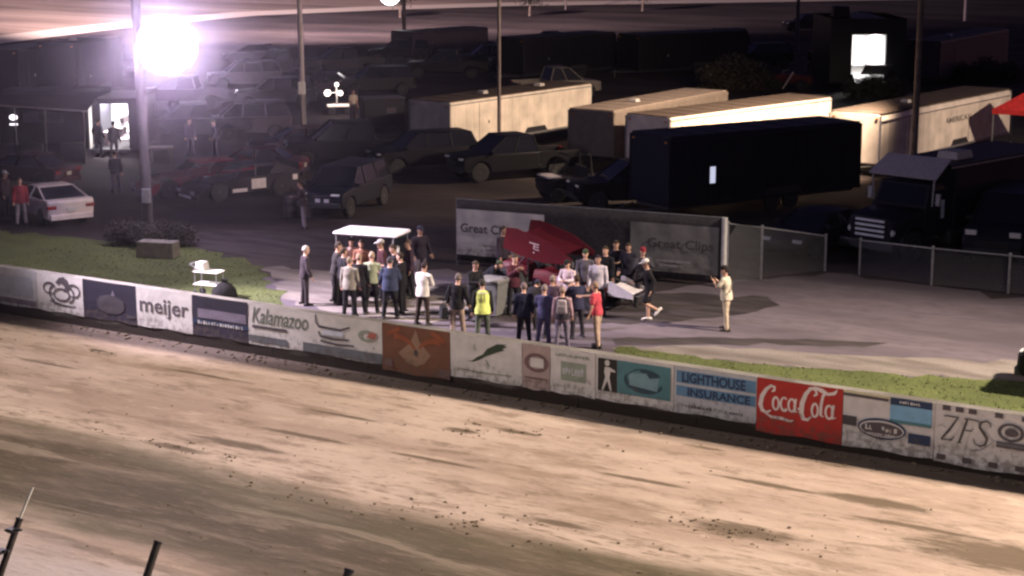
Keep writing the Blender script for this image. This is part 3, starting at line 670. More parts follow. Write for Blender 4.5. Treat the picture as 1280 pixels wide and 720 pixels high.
def make_pose(lean=4, side=0, arms=None, legs=None, head=(0, 0), girth=1.0):
    """local frame: +Y is where the person faces, +X their right hand side; returns shared meshes"""
    arms = arms or [dict(), dict()]; legs = legs or [dict(), dict()]
    Rt = Matrix.Rotation(R(-lean), 3, 'X') @ Matrix.Rotation(R(side), 3, 'Y')
    hip = Vector((0, 0, 0.93))
    def T(p): return hip + Rt @ (Vector(p) - hip)
    spine = [T((0, 0, z)) for z in (0.84, 0.93, 1.08, 1.26, 1.40, 1.46)]
    leg_pts, arm_pts = [], []
    for k, sx in enumerate((1, -1)):
        a = legs[k]; hp, ab, kn = a.get('hip', 0), a.get('ab', 4), a.get('knee', 3)
        h = Vector((0.09 * sx, 0, 0.90))
        d = Vector((math.sin(R(ab)) * sx, math.sin(R(hp)) * math.cos(R(ab)), -math.cos(R(hp)) * math.cos(R(ab)))).normalized()
        knee = h + d * 0.43
        d2 = Matrix.Rotation(R(-kn), 3, 'X') @ d
        ank = knee + d2 * 0.41
        leg_pts.append((h, knee, ank, d2, a.get('toe', 0)))
    low = min(q[2].z for q in leg_pts); drop = low - 0.085
    for k, sx in enumerate((1, -1)):
        a = arms[k]; p, ab, el, inn = a.get('p', 4), a.get('ab', 9), a.get('el', 14), a.get('inn', 0.25)
        s = T((0.185 * sx, 0, 1.405))
        d = Rt @ Vector((math.sin(R(ab)) * sx, math.sin(R(p)) * math.cos(R(ab)), -math.cos(R(p)) * math.cos(R(ab)))).normalized()
        e = s + d * 0.285
        hint = Rt @ Vector((-inn * sx, 1, a.get('up', 0.15)))
        hint = (hint - d * hint.dot(d)).normalized()
        d2 = (d * math.cos(R(el)) + hint * math.sin(R(el))).normalized()
        w = e + d2 * 0.25
        arm_pts.append((s, e, w, d2, hint, sx, d))
    neck, hc = T((0, 0.005, 1.52)), T((0, 0.02, 1.635))
    Rh = Matrix.Rotation(R(head[0]), 3, 'Z') @ Matrix.Rotation(R(-lean * 0.4 - head[1]), 3, 'X')
    def HP(p): return hc + Rh @ Vector(p)
    g = girth
    def body_into(mb, grow=0.0, parts='tal', sleeve=1.0):
        if 't' in parts:
            mb.tube(spine, [(.150 * g + grow, .108 * g + grow), (.165 * g + grow, .120 * g + grow), (.142 * g + grow, .105 * g + grow), (.165 * g + grow, .118 * g + grow), (.165 + grow, .092 + grow), (.085 + grow, .068 + grow)], 18, 0, Rt @ Vector((1, 0, 0)))
        if 'n' in parts:
            mb.tube([spine[-1] - Rt @ Vector((0, 0, .05)), neck, HP((0, -.01, -.03))], [.062 + grow, .054 + grow, .05 + grow], 12)
            mb.loft([[HP((rx * math.cos(2 * math.pi * i / 16), dy + ry * math.sin(2 * math.pi * i / 16), z)) for i in range(16)] for (z, rx, ry, dy) in
                     ((-.125, .025, .03, .055), (-.112, .045, .055, .03), (-.075, .062, .080, .012), (-.03, .072, .092, .0), (.03, .076, .098, -.004), (.075, .070, .090, -.008), (.105, .048, .062, -.01), (.12, .015, .02, -.01))])
            mb.tube([HP((0, .088, .012)), HP((0, .112, -.028)), HP((0, .092, -.036))], [.008, .015, .010], 8, dome=True)
            for sx in (1, -1): mb.ball(HP((.078 * sx, -.008, -.01)), (.014, .022, .034), 8, 6)
        if 'l' in parts:
            for (h, kn, an, d2, toe) in leg_pts:
                mid = kn + (an - kn) * 0.33
                hx = Vector((h.x * 0.92, h.y, h.z + 0.02))
                mb.tube([hx, h + (kn - h) * .35, kn, mid, an], [.088 * g + grow, .078 * g + grow, .054 + grow, .055 + grow, .038 + grow * 1.2], 12, dome=True)
        if 'a' in parts:
            for (s, e, w, d2, hint, sx, d) in arm_pts:
                inn = s + (spine[4] - s) * 0.35
                if sleeve >= 1: mb.tube([inn, s, s + (e - s) * .5, e, w], [.055 + grow, .056 + grow, .046 + grow, .040 + grow, .029 + grow], 12, dome=True)
                else: mb.tube([inn, s, s + (e - s) * sleeve], [.055 + grow, .058 + grow, .050 + grow * 1.3], 12, dome=True)
    body = MB(); mb = MB(); body_into(mb, 0, 'tnla')
    for (h, kn, an, d2, toe) in leg_pts:
        f = Vector((0, 1, 0)); f = (f - d2 * f.dot(d2) * (1 if abs(d2.z) < .8 else 0)).normalized()
        f = Matrix.Rotation(R(-toe), 3, 'X') @ f
        mb.tube([an - f * .05 + d2 * .05, an + f * .06 + d2 * .045, an + f * .16 + d2 * .062], [(.038, .035), (.042, .032), (.038, .02)], 10, dome=True)
    for (s, e, w, d2, hint, sx, d) in arm_pts:        # palm, fused to the wrist
        mb.tube([w, w + d2 * .045, w + d2 * .095], [(.030, .020), (.042, .018), (.041, .015)], 10, 0, d2.cross(hint), True)
    vs, fs = remesh(mb, 0.015); body.add(vs, fs)
    for (s, e, w, d2, hint, sx, d) in arm_pts:        # four fingers of different length and a thumb off the side of the palm
        lat = d2.cross(hint).normalized() * sx; nrm = hint
        for i, (off, ln) in enumerate(((-.030, .062), (-.010, .076), (.011, .072), (.030, .054))):
            b0 = w + d2 * .085 + lat * off
            p1 = b0 + d2 * (.02 + ln * .42) + nrm * .006; p2 = p1 + d2 * ln * .28 + nrm * ln * .24; p3 = p2 + d2 * ln * .10 + nrm * ln * .26
            body.tube([b0, p1, p2, p3], [.0100, .0092, .0085, .0072], 6, dome=True)
        tb = w + d2 * .025 - lat * .032
        body.tube([tb, tb + d2 * .03 - lat * .022 + nrm * .010, tb + d2 * .062 - lat * .026 + nrm * .022], [.013, .0115, .009], 6, dome=True)
    for sx in (1, -1):
        body.ball(HP((.031 * sx, .089, .012)), (.012, .008, .008), 8, 5, 1)
    body.tube([HP((-.024, .092, -.068)), HP((0, .098, -.070)), HP((.024, .092, -.068))], [.004, .007, .004], 6, 2)
    out = {'body': as_mesh('body', body, [M_SKIN, M_EYE, M_MOUTH])}
    def shell(key, parts, grow, sleeve=1.0, hem=None, collar=True):
        mb = MB(); body_into(mb, grow, parts, sleeve)
        if hem is not None:
            mb.tube([T((0, 0, hem)), T((0, 0, .96)), T((0, 0, 1.10))], [(.178 * g + grow, .132 * g + grow), (.176 * g + grow, .130 * g + grow), (.15 * g + grow, .112 * g + grow)], 18, 0, Rt @ Vector((1, 0, 0)))
        vs, fs = remesh(mb, 0.02); q = MB(); q.add(vs, fs); out[key] = as_mesh(key, q, M_SKIN)
    shell('jacket', 'ta', .024, 1.0, .80); shell('shirt', 'ta', .012, .72, .86)
    shell('vest', 't', .034, 1.0, .82)
    # trousers: legs and seat; shorts stop above the knee
    for key, stop in (('trousers', 1.0), ('shorts', .45)):
        mb = MB(); mb.tube([T((0, 0, .82)), T((0, 0, .92)), T((0, 0, 1.02))], [(.14 * g, .11 * g), (.172 * g, .128 * g), (.155 * g, .118 * g)], 18, 0, Rt @ Vector((1, 0, 0)))
        for (h, kn, an, d2, toe) in leg_pts:
            hx = Vector((h.x * .92, h.y, h.z + .02))
            if stop >= 1: mb.tube([hx, h + (kn - h) * .35, kn, kn + (an - kn) * .4, an + d2 * .025], [.102 * g, .094 * g, .072, .068, .062], 12, dome=True)
            else: mb.tube([hx, h + (kn - h) * .4, h + (kn - h) * .85], [.104 * g, .100 * g, .092], 12, dome=True)
        vs, fs = remesh(mb, 0.02); q = MB(); q.add(vs, fs); out[key] = as_mesh(key, q, M_SKIN)
    for k, (h, kn, an, d2, toe) in enumerate(leg_pts):
        f = Vector((0, 1, 0)); f = (f - d2 * f.dot(d2) * (1 if abs(d2.z) < .8 else 0)).normalized(); f = Matrix.Rotation(R(-toe), 3, 'X') @ f
        mb = MB(); mb.tube([an - f * .075 + d2 * .05, an - f * .01 + d2 * .03, an + f * .08 + d2 * .048, an + f * .175 + d2 * .062], [(.043, .040), (.048, .052), (.051, .042), (.043, .026)], 12, dome=True)
        out['shoe%d' % k] = as_mesh('shoe', mb, M_SKIN)
    mb = MB()
    for (z, rx, ry, dy) in ((0, 0, 0, 0),): pass
    rings = []
    for (z, f) in ((-.045, 1.02), (.0, 1.07), (.04, 1.10), (.08, 1.10), (.11, .92), (.132, .5), (.140, .1)):
        base = (.076, .098); ring = []
        for i in range(20):
            a = 2 * math.pi * i / 20; y = math.sin(a)
            k = math.sqrt(max(0.02, 1 - max(0, z - .02) ** 2 / .125 ** 2)); zz = z
            yy = -.008 + base[1] * f * y * k
            if y > 0.25 and z < .06: zz = .062 + z * .15; yy = -.008 + base[1] * 1.0 * y
            ring.append(HP((base[0] * f * k * math.cos(a), yy, zz)))
        rings.append(ring)
    mb.loft(rings); out['hair'] = as_mesh('hair', mb, M_SKIN)
    mb = MB()
    mb.loft([[HP((.086 * f * math.cos(2 * math.pi * i / 20), -.006 + .108 * f * math.sin(2 * math.pi * i / 20), z)) for i in range(20)] for (z, f) in ((.035, 1.0), (.075, 1.0), (.11, .86), (.135, .52), (.143, .1))])
    brim = []
    for dz in (0, .008): brim.append([HP((.078 * math.cos(R(a)), .055 + .155 * math.sin(R(a)) - .01, .040 + dz - .012 * math.sin(R(a)))) for a in range(0, 181, 15)])
    mb.loft(brim); out['cap'] = as_mesh('cap', mb, M_SKIN)
    out['back'] = (T((0, -.14, 1.25)), Rt); out['chest'] = T((0, .14, 1.25)); out['drop'] = drop; out['hands'] = [a[2] + a[3] * .09 for a in arm_pts]; out['head'] = hc; out['T'] = T
    return out

POSES = {
 'stand': make_pose(3, 0, [dict(p=6, ab=10, el=18), dict(p=2, ab=9, el=12)], [dict(hip=2, knee=3, ab=5), dict(hip=-2, knee=2, ab=5)]),
 'arms_front': make_pose(6, 0, [dict(p=22, ab=12, el=85, inn=.7), dict(p=20, ab=12, el=88, inn=.7)], [dict(hip=3, knee=5), dict(hip=-3, knee=3, ab=6)], (0, 12)),
 'photo': make_pose(4, 0, [dict(p=38, ab=16, el=112, inn=.5), dict(p=42, ab=16, el=108, inn=.5)], [dict(hip=4, knee=4, ab=6), dict(hip=-4, knee=2, ab=6)], (0, 4)),
 'pocket': make_pose(2, 2, [dict(p=-8, ab=20, el=48, inn=.4), dict(p=-6, ab=19, el=45, inn=.4)], [dict(hip=3, knee=6, ab=7), dict(hip=-1, knee=2, ab=3)], (10, 6)),
 'point': make_pose(5, 0, [dict(p=74, ab=8, el=16, inn=.2), dict(p=4, ab=10, el=20)], [dict(hip=6, knee=6), dict(hip=-6, knee=3)], (-8, 3)),
 'walk': make_pose(7, 0, [dict(p=-24, ab=10, el=26), dict(p=26, ab=9, el=32)], [dict(hip=22, knee=10, ab=3), dict(hip=-20, knee=26, ab=3, toe=-25)], (0, 4)),
 'stride': make_pose(9, 0, [dict(p=26, ab=14, el=60), dict(p=-22, ab=14, el=48)], [dict(hip=4, knee=6, ab=2), dict(hip=24, knee=88, ab=4, toe=-20)], (0, 8)),
 'lean': make_pose(46, 0, [dict(p=34, ab=14, el=30, inn=.3), dict(p=28, ab=12, el=38, inn=.3)], [dict(hip=10, knee=14, ab=6), dict(hip=-10, knee=6, ab=7)], (12, -14), 1.12),
 'stout': make_pose(1, 0, [dict(p=14, ab=18, el=62, inn=.6), dict(p=10, ab=16, el=30)], [dict(hip=2, knee=3, ab=7), dict(hip=-2, knee=2, ab=7)], (-14, 4), 1.2),
}
GROUP_CROWD = 'people gathered around the winning car'
def person(label, pos, face, pose='stand', h=1.75, top='jacket', tc=(.02, .02, .03), bottom='trousers', bc=(.02, .02, .025), hair=(.05, .035, .025), cap=None, shoe=(.03, .03, .03), skin=None, vest=None, group=None):
    P = POSES[pose]; k = h / 1.76
    r = thing('person', label, 'person', (pos[0], pos[1], (pos[2] if len(pos) > 2 else 0) - P['drop'] * k), face - math.pi / 2, group)
    r.scale = (k, k, k)
    def put(key, name, m):
        o = bpy.data.objects.new(name, P[key]); link(o, r)
        if m:
            o.material_slots[0].link = 'OBJECT'; o.material_slots[0].material = m
        return o
    cn = lambda c: cloth('%02x%02x%02x' % tuple(int(255 * min(1, q)) for q in c), c)
    put('body', 'body', skin)
    put(top, top, cn(tc)); put(bottom, bottom, cn(bc))
    put('shoe0', 'shoe', cn(shoe)); put('shoe1', 'shoe', cn(shoe))
    if vest: put('vest', 'vest', cn(vest))
    if cap: put('cap', 'cap', cn(cap))
    if hair: put('hair', 'hair', cn(hair))
    return r
def head_at(px, py, h=1.75):
    p = at(px, py, h); return (p.x, p.y, 0)
N_ = R(90)
PEOPLE = [
 ('grey haired person in dark coat standing alone left of the golf cart', (380, 308), 1.74, R(20), 'stand', dict(tc=(.045, .035, .042), bc=(.035, .028, .032), hair=(.42, .38, .36))),
 ('person in dark jacket looking down, first in the huddle beside golf cart', (419, 303), 1.80, R(10), 'arms_front', dict(tc=(.040, .035, .036), bc=(.018, .016, .018), hair=(.06, .045, .04), top='jacket')),
 ('person in pale pink shirt facing out of the huddle under the cart roof', (438, 297), 1.74, R(-70), 'arms_front', dict(top='shirt', tc=(.50, .36, .33), bc=(.08, .05, .04))),
 ('person in grey olive hooded top seen from behind in the huddle', (436, 322), 1.72, R(75), 'stand', dict(tc=(.22, .20, .17), bc=(.014, .013, .015), hair=(.20, .15, .11))),
 ('person all in black between the olive top and the green shirt', (448, 318), 1.74, R(80), 'stand', dict(tc=(.014, .014, .014), bc=(.014, .014, .016), hair=(.28, .20, .15))),
 ('person in sage green shirt with dark chest mark, centre of the huddle', (464, 316), 1.75, R(85), 'arms_front', dict(top='shirt', tc=(.30, .33, .22), bc=(.016, .015, .017), hair=(.36, .27, .20))),
 ('person in rust orange top inside the golf cart huddle', (452, 300), 1.72, R(-100), 'stand', dict(tc=(.26, .12, .08), bc=(.05, .04, .04))),
 ('person in dark maroon jacket at the back right of the huddle', (478, 300), 1.80, R(200), 'stand', dict(tc=(.055, .022, .026), bc=(.02, .02, .02))),
 ('stout person in navy jacket with back to the track by the cart', (487, 322), 1.76, R(88), 'stout', dict(tc=(.035, .042, .075), bc=(.014, .014, .018), hair=(.05, .045, .05))),
 ('person in black sweatshirt behind the navy jacket', (502, 316), 1.74, R(160), 'stand', dict(tc=(.013, .012, .014), bc=(.013, .012, .014))),
 ('tall person in dark jacket and grey jeans behind the golf cart', (525, 283), 1.84, R(-60), 'pocket', dict(tc=(.028, .022, .034), bc=(.11, .095, .115))),
 ('person in white shirt and dark brown trousers right of the golf cart', (528, 329), 1.75, R(60), 'arms_front', dict(tc=(.60, .56, .52), bc=(.035, .025, .02), hair=(.035, .025, .025))),
 ('person in black jacket and khaki trousers carrying a black bag', (571, 343), 1.76, R(75), 'pocket', dict(tc=(.012, .012, .014), bc=(.27, .20, .16), hair=(.12, .10, .09))),
 ('person leaning forward in a big black coat over grey bin', (606, 318), 1.46, R(-8), 'lean', dict(tc=(.010, .010, .014), bc=(.015, .014, .018))),
 ('person in dark patterned top in front of the banner by red wing', (628, 283), 1.82, R(-40), 'stand', dict(tc=(.040, .030, .045), bc=(.02, .018, .022))),
 ('short person in dark navy, nearest to the yellow vest', (655, 354), 1.68, R(95), 'stand', dict(tc=(.020, .020, .042), bc=(.014, .012, .020), hair=(.16, .12, .12))),
 ('person in violet blue hooded top watching the red car', (680, 357), 1.66, R(80), 'arms_front', dict(tc=(.075, .070, .15), bc=(.065, .055, .115), hair=(.22, .17, .16))),
 ('person in red shirt and tan trousers, one arm resting toward the car', (747, 353), 1.74, R(150), 'point', dict(top='shirt', tc=(.40, .055, .075), bc=(.36, .26, .20), hair=(.30, .20, .15))),
 ('person in long white shirt standing behind the car nose', (748, 319), 1.76, R(-100), 'stand', dict(tc=(.52, .48, .55), bc=(.03, .03, .04), hair=(.03, .02, .03))),
 ('person in pinkish white shirt bent over beside the car cockpit', (711, 325), 1.62, R(-120), 'arms_front', dict(tc=(.55, .44, .46), bc=(.05, .03, .04))),
 ('driver in black suit and white cap striding left with one foot raised', (813, 324), 1.76, R(185), 'stride', dict(tc=(.016, .015, .018), bottom='shorts', bc=(.018, .017, .02), cap=(.66, .62, .62), shoe=(.62, .58, .55))),
 ('person in red racing jacket beside white coupe at the left edge', (24, 222), 1.76, R(-70), 'stand', dict(tc=(.26, .040, .045), bc=(.33, .27, .27), hair=(.05, .03, .03))),
 ('dark figure half out of frame beside the red jacket', (4, 214), 1.78, R(-20), 'stand', dict(tc=(.035, .02, .025), bc=(.03, .025, .03))),
 ('person in dark top and grey jeans walking toward the lit doorway', (143, 188), 1.76, R(100), 'walk', dict(tc=(.030, .025, .040), bc=(.14, .115, .14))),
 ('dark silhouette standing left of the lit doorway', (121, 149), 1.80, R(60), 'pocket', dict(tc=(.016, .013, .018), bc=(.016, .013, .018))),
 ('silhouette in the bright lit doorway', (141, 152), 1.76, R(80), 'stand', dict(tc=(.10, .09, .10), bc=(.09, .08, .09))),
 ('dark figure in black with pale boots near the black pickup nose', (378, 226), 1.74, R(180), 'arms_front', dict(tc=(.05, .035, .04), bc=(.20, .17, .19))),
 ('dark figure chatting behind the two dirt cars, nearer the pole', (236, 148), 1.76, R(-60), 'stand', dict(tc=(.05, .035, .06), bc=(.06, .045, .07))),
 ('dark figure behind the two dirt cars, nearer the maroon sedan', (268, 150), 1.76, R(200), 'pocket', dict(tc=(.040, .030, .06), bc=(.075, .06, .09))),
 ('dark figure against the banner just right of the red wing', (770, 300), 1.78, R(-90), 'arms_front', dict(tc=(.018, .016, .026), bc=(.018, .016, .024))),
 ('dark figure against the banner left of the thin white post', (787, 304), 1.74, R(-110), 'pocket', dict(tc=(.024, .022, .034), bc=(.02, .018, .026))),
 ('dark figure behind the striding driver by the thin white post', (803, 309), 1.74, R(-80), 'photo', dict(tc=(.05, .048, .06), bc=(.03, .028, .036))),
 ('white shirted figure by the bright work lights far in the pits', (441, 112), 1.74, R(-60), 'stand', dict(top='shirt', tc=(.62, .52, .46), bc=(.35, .27, .24))),
 ('far dark figure left of the glowing trailer, one of a pair, on the left', (1014, 60), 1.78, R(-70), 'stand', dict(tc=(.013, .010, .012), bc=(.013, .010, .012))),
 ('far dark figure left of the glowing trailer, one of a pair, on the right', (1028, 60), 1.76, R(-110), 'pocket', dict(tc=(.02, .014, .02), bc=(.02, .014, .02))),

 ('person in black hooded top half hidden behind the huddle, nearest the cart front', (428, 310), 1.72, R(30), 'pocket', dict(tc=(.02, .016, .02), bc=(.014, .013, .015))),
 ('person in charcoal coat pressed between maroon and navy jackets', (495, 306), 1.78, R(190), 'arms_front', dict(tc=(.022, .018, .022), bc=(.016, .014, .016))),
 ('person in dark plum top at the right rear corner of the golf cart', (512, 300), 1.74, R(200), 'stand', dict(tc=(.05, .03, .045), bc=(.02, .02, .024), hair=(.10, .07, .06))),
 ('person in black with pale face peering round the leaning black coat', (592, 326), 1.70, R(-50), 'arms_front', dict(tc=(.014, .012, .016), bc=(.016, .014, .018))),
 ('person in dark wine top beside the rear wheel of the red car', (642, 318), 1.74, R(-60), 'photo', dict(tc=(.07, .02, .03), bc=(.02, .018, .022))),
 ('person in black top kneeling low against the near side of the red car', (662, 345), 1.50, R(60), 'lean', dict(tc=(.022, .016, .022), bc=(.018, .016, .02))),
 ('person in dark blue top between violet hood and red shirt, close to car', (722, 345), 1.70, R(110), 'photo', dict(tc=(.030, .030, .06), bc=(.03, .026, .034))),
 ('person in plum coat with hands raised, half behind the violet hooded top', (690, 345), 1.70, R(70), 'photo', dict(tc=(.07, .045, .07), bc=(.022, .018, .024), hair=(.2, .15, .13))),
 ('person in grey top behind the red car beside the wing tip', (732, 312), 1.74, R(-95), 'stand', dict(tc=(.10, .09, .11), bc=(.03, .026, .03))),
 ('dark figure against the banner right behind the white shirted one', (758, 308), 1.76, R(-120), 'stand', dict(tc=(.013, .012, .018), bc=(.013, .012, .016))),
]
CAPS = [(.03, .03, .05), (.22, .03, .04), (.40, .38, .36), (.05, .07, .04), (.02, .02, .02)]
for k_, (lab, (px, py), h, face, pose, kw) in enumerate(PEOPLE):
    if k_ % 3 == 1 and 'hair' not in kw and 'cap' not in kw: kw['cap'] = CAPS[k_ % 5]
    if k_ % 4 == 2: kw['skin'] = M_SKIN2
    person(lab, head_at(px, py, h), face, pose, h, group='people standing about the pits', **kw)

# the three whose gear needs its own pieces
p = person('person in yellow high visibility vest marked 11, back to the track', head_at(603, 350), R(95), 'stand', 1.75, 'jacket', (.022, .024, .020), 'trousers', (.075, .085, .065), (.04, .035, .03), vest=(.66, .74, .20), group='people standing about the pits')
T = POSES['stand']['T']
mb = MB(); fit_text(mb, '11', -.055, .055, 1.16, 1.34, 0, 0, .012); mb.v = [tuple(T((v[0], -.166, v[2]))) for v in mb.v]
mb.build('lettering', V_INK, p)
mb = MB(); mb.v = []
for z in (1.385,): mb.add([tuple(T(q)) for q in ((-.14, -.158, z), (.14, -.158, z), (.14, -.154, z + .035), (-.14, -.154, z + .035))], [(0, 1, 2, 3)])
mb.build('reflective_band', mat('reflective_tape', (.72, .72, .62), .35), p)
p = person('person wearing a pale grey backpack over a dark top with pink sleeves', head_at(703, 359, 1.66), R(85), 'stand', 1.66, 'jacket', (.36, .24, .27), 'trousers', (.14, .12, .16), (.26, .18, .15), vest=(.030, .025, .035), group='people standing about the pits')
mb = MB(); mb.box((0, -.235, 1.22), (.30, .15, .40), taper=(.85, .8)); mb.v = [tuple(T(q)) for q in mb.v]
bp = mb.build('backpack', cloth('backpack', (.30, .25, .27)), None, .04, True)
bp.matrix_world = Matrix.Translation(p.location) @ Matrix.Rotation(R(85) - math.pi / 2, 4, 'Z') @ Matrix.Diagonal((1.66 / 1.76,) * 3 + (1,))
tag(bp, 'pale grey backpack worn by the person with pink sleeves', 'backpack')
mb = MB(); mb.box((0, -.325, 1.16), (.22, .05, .18)); mb.v = [tuple(T(q)) for q in mb.v]; mb.build('pocket', cloth('backpack_dark', (.22, .19, .21)), bp, .015)
p = person('photographer in cream shirt and trousers, dark cap, camera strap across back', head_at(909, 333, 1.78), R(160), 'photo', 1.78, 'shirt', (.62, .56, .43), 'trousers', (.46, .38, .28), (.04, .03, .03), cap=(.03, .025, .025), shoe=(.06, .05, .04), vest=(.58, .52, .40), group='people standing about the pits')
T = POSES['photo']['T']; hd = POSES['photo']['hands']
mb = MB(); mb.tube([T((.15, -.10, 1.45)), T((.03, -.178, 1.30)), T((-.14, -.165, 1.10)), T((-.21, -.02, .98))], [(.022, .008)] * 4, 8); mb.build('camera_strap', M_BLACK, p)
c = (hd[0] + hd[1]) / 2
mb = MB(); mb.box((c.x, c.y + .03, c.z), (.14, .08, .10)); mb.tube([(c.x, c.y + .06, c.z), (c.x, c.y + .20, c.z)], [.038, .045], 12)
ph = mb.build('camera', M_BLACK, None, .01)
ph.matrix_world = Matrix.Translation(p.location) @ Matrix.Rotation(R(160) - math.pi / 2, 4, 'Z') @ Matrix.Diagonal((1.78 / 1.76,) * 3 + (1,))
tag(ph, 'black camera held up by the cream shirted photographer', 'camera')
# shoulder bag of the person in khaki trousers
q = head_at(571, 343, 1.76)
mb = MB(); mb.box((0, 0, 0), (.20, .38, .30), taper=(.75, .9)); mb.tube([(-.02, -.16, .14), (.10, -.10, .45), (.22, .0, .72), (.12, .10, .45), (0, .16, .14)], .014, 8)
b_ = mb.build('shoulder_bag', cloth('bag_black', (.014, .014, .016)), None, .03, True); b_.location = (q[0] - .36, q[1], .74); b_.rotation_euler = (0, 0, .25)
tag(b_, 'black shoulder bag hanging beside the khaki trousers', 'bag')

# ------------------------------------------------------------------ vehicles; local frame: +X is the nose, origin on the ground under the middle
def add_wheel(root, x, y, r, w, rim=M_RIM, tyre=M_RUBBER):
    mb = MB(); mb.lathe([(r * .55, -w * .46), (r * .86, -w * .5), (r * .97, -w * .42), (r, -w * .2), (r, w * .2), (r * .97, w * .42), (r * .86, w * .5), (r * .55, w * .46)], axis='y', n=26)
    t = mb.build('wheel', tyre, root, 0, True); t.location = (x, y, r)
    sgn = 1 if y > 0 else -1
    mb = MB(); mb.lathe([(r * .58, sgn * w * .30), (r * .58, sgn * w * .47), (r * .48, sgn * w * .40), (r * .20, sgn * w * .34), (r * .16, sgn * w * .46), (r * .02, sgn * w * .47)], axis='y', n=20)
    mb.build('rim', rim, t, 0, True)
    return t
def arch(x, r, z0, n=7):
    return [(x + r * math.cos(math.pi - math.pi * i / n), z0 + r * math.sin(math.pi - math.pi * i / n)) for i in range(n + 1)]
def frustum(mb, x0, x1, X0, X1, w, W, z0, z1, mi=0):
    """glasshouse: lower outline x0..x1 by w, upper outline X0..X1 by W"""
    vs = [(x0, -w / 2, z0), (x1, -w / 2, z0), (x1, w / 2, z0), (x0, w / 2, z0), (X0, -W / 2, z1), (X1, -W / 2, z1), (X1, W / 2, z1), (X0, W / 2, z1)]
    return mb.add(vs, [(3, 2, 1, 0), (4, 5, 6, 7), (0, 1, 5, 4), (1, 2, 6, 5), (2, 3, 7, 6), (3, 0, 4, 7)], mi)
def pillars(x0, x1, X0, X1, w, W, z0, z1, mids=(), r=.035):
    return [MB().tube([(a, s * w / 2, z0 - .01), (b, s * W / 2, z1)], r, 6) for s in (-1, 1) for a, b in [(x0, X0), (x1, X1)] + list(mids)]
def car(label, cat, name, p, L=4.5, Wd=1.8, belt=.92, roof=1.42, kind='sedan', group=None, pos=(0, 0, 0), rz=0, rim=M_RIM, r=.33, lights=True):
    root = thing(name, label, cat, pos, rz, group)
    f, b = L / 2, -L / 2
    ax_f, ax_b = f - .85, b + .85 if kind != 'pickup' else b + 1.15
    hood = belt - .10
    low = .24 if kind not in ('pickup', 'suv') else .40
    bottom = [(b + .12, low + .06)] + arch(ax_b, r * 1.18, r) + arch(ax_f, r * 1.18, r) + [(f - .12, low + .04)]
    if kind == 'coupe': top = [(f, .45), (f - .06, .62), (f - .25, .72), (f - 1.3, belt - .02), (b + .9, belt + .02), (b + .10, belt + .06), (b, belt - .03), (b + .03, .55)]
    elif kind == 'sedan': top = [(f, .46), (f - .05, .66), (f - .35, .76), (f - 1.35, belt), (b + .95, belt + .02), (b + .12, belt - .02), (b, belt - .15), (b + .02, .5)]
    elif kind == 'suv': top = [(f, .60), (f - .03, .92), (f - .25, hood + .0), (f - 1.25, belt), (b + .10, belt + .03), (b, belt - .05), (b + .02, .6)]
    else: top = [(f, .62), (f - .02, .96), (f - .2, hood + .02), (f - 1.35, belt), (b + 1.95, belt), (b + 1.95, .62), (b + .06, .62), (b, .62)]
    mb = MB(); mb.prism(bottom + top, -Wd / 2, Wd / 2, 0, None, .03); mb.build('body', p, root, .03, True)
    if kind == 'pickup':
        mb = MB()
        for s in (-1, 1): mb = MB(); mb.prism([(b + .02, .60)] + [(ax_b - .45, .60), (b + 1.96, .60), (b + 1.96, belt - .02), (b + .02, belt - .04)], s * Wd / 2 - (.07 if s > 0 else -.0), s * Wd / 2 + (0 if s > 0 else .07)); mb.build('bed_side', p, root, .012)
        pass
        mb = MB(); mb.box((b + .035, 0, .80), (.07, Wd - .14, .42)); tg = mb.build('tailgate', p, root, .012)
        g = (b + 2.0, f - 1.25, b + 2.25, f - 2.15)
        mids = [((g[0] + g[1]) / 2, (g[2] + g[3]) / 2)]
    elif kind == 'suv': g = (b + .06, f - 1.15, b + .35, f - 1.95); mids = [(b + 1.3, b + 1.38), (.1, .05)]
    elif kind == 'coupe': g = (b + .35, f - 1.25, b + 1.45, f - 2.15); mids = [(-.35, -.45)]
    else: g = (b + .60, f - 1.25, b + 1.25, f - 2.05); mids = [(-.25, -.3)]
    w_, W_ = Wd - .10, Wd - (.48 if kind != 'pickup' else .36)
    mb = MB(); frustum(mb, g[0], g[1], g[2], g[3], w_, W_, belt - .03, roof - .04); mb.build('windows', M_GLASS, root, .02)
    mb = MB()
    n_ = 5; cx = (g[2] + g[3]) / 2; hx = (g[3] - g[2]) / 2
    mb.loft([[Vector((cx + k * (hx + .03) * sx, k * (W_ / 2 + .02) * sy, z)) for sx, sy in ((-1, -1), (1, -1), (1, 1), (-1, 1))] for z, k in ((roof - .055, 1), (roof - .02, .985), (roof + .005, .82))])
    mb.build('roof', p, root, .02, True)
    for mb in pillars(*g, w_, W_, belt, roof - .04, mids): mb.build('pillar', p, root)
    for sx in (ax_f, ax_b):
        for s in (-1, 1): add_wheel(root, sx, s * (Wd / 2 - .12), r, .23, rim)
    for s in (-1, 1):
        if lights:
            mb = MB(); mb.box((f - .10, s * (Wd / 2 - .30), hood - .12 if kind in ('pickup', 'suv') else .63), (.14, .36, .17 if kind in ('pickup', 'suv') else .12)); mb.build('headlight', M_LENS, root, .02)
        mb = MB(); mb.box((b + .045, s * (Wd / 2 - .16), belt - .2), (.07, .18, .26) if kind in ('pickup', 'suv') else (.09, .34, .12)); mb.build('tail_light', M_TAIL, root, .015)
        mb = MB(); mb.box((g[1] - .15, s * (Wd / 2 + .06), belt + .06), (.10, .20, .14)); mb.build('mirror', p, root, .02)
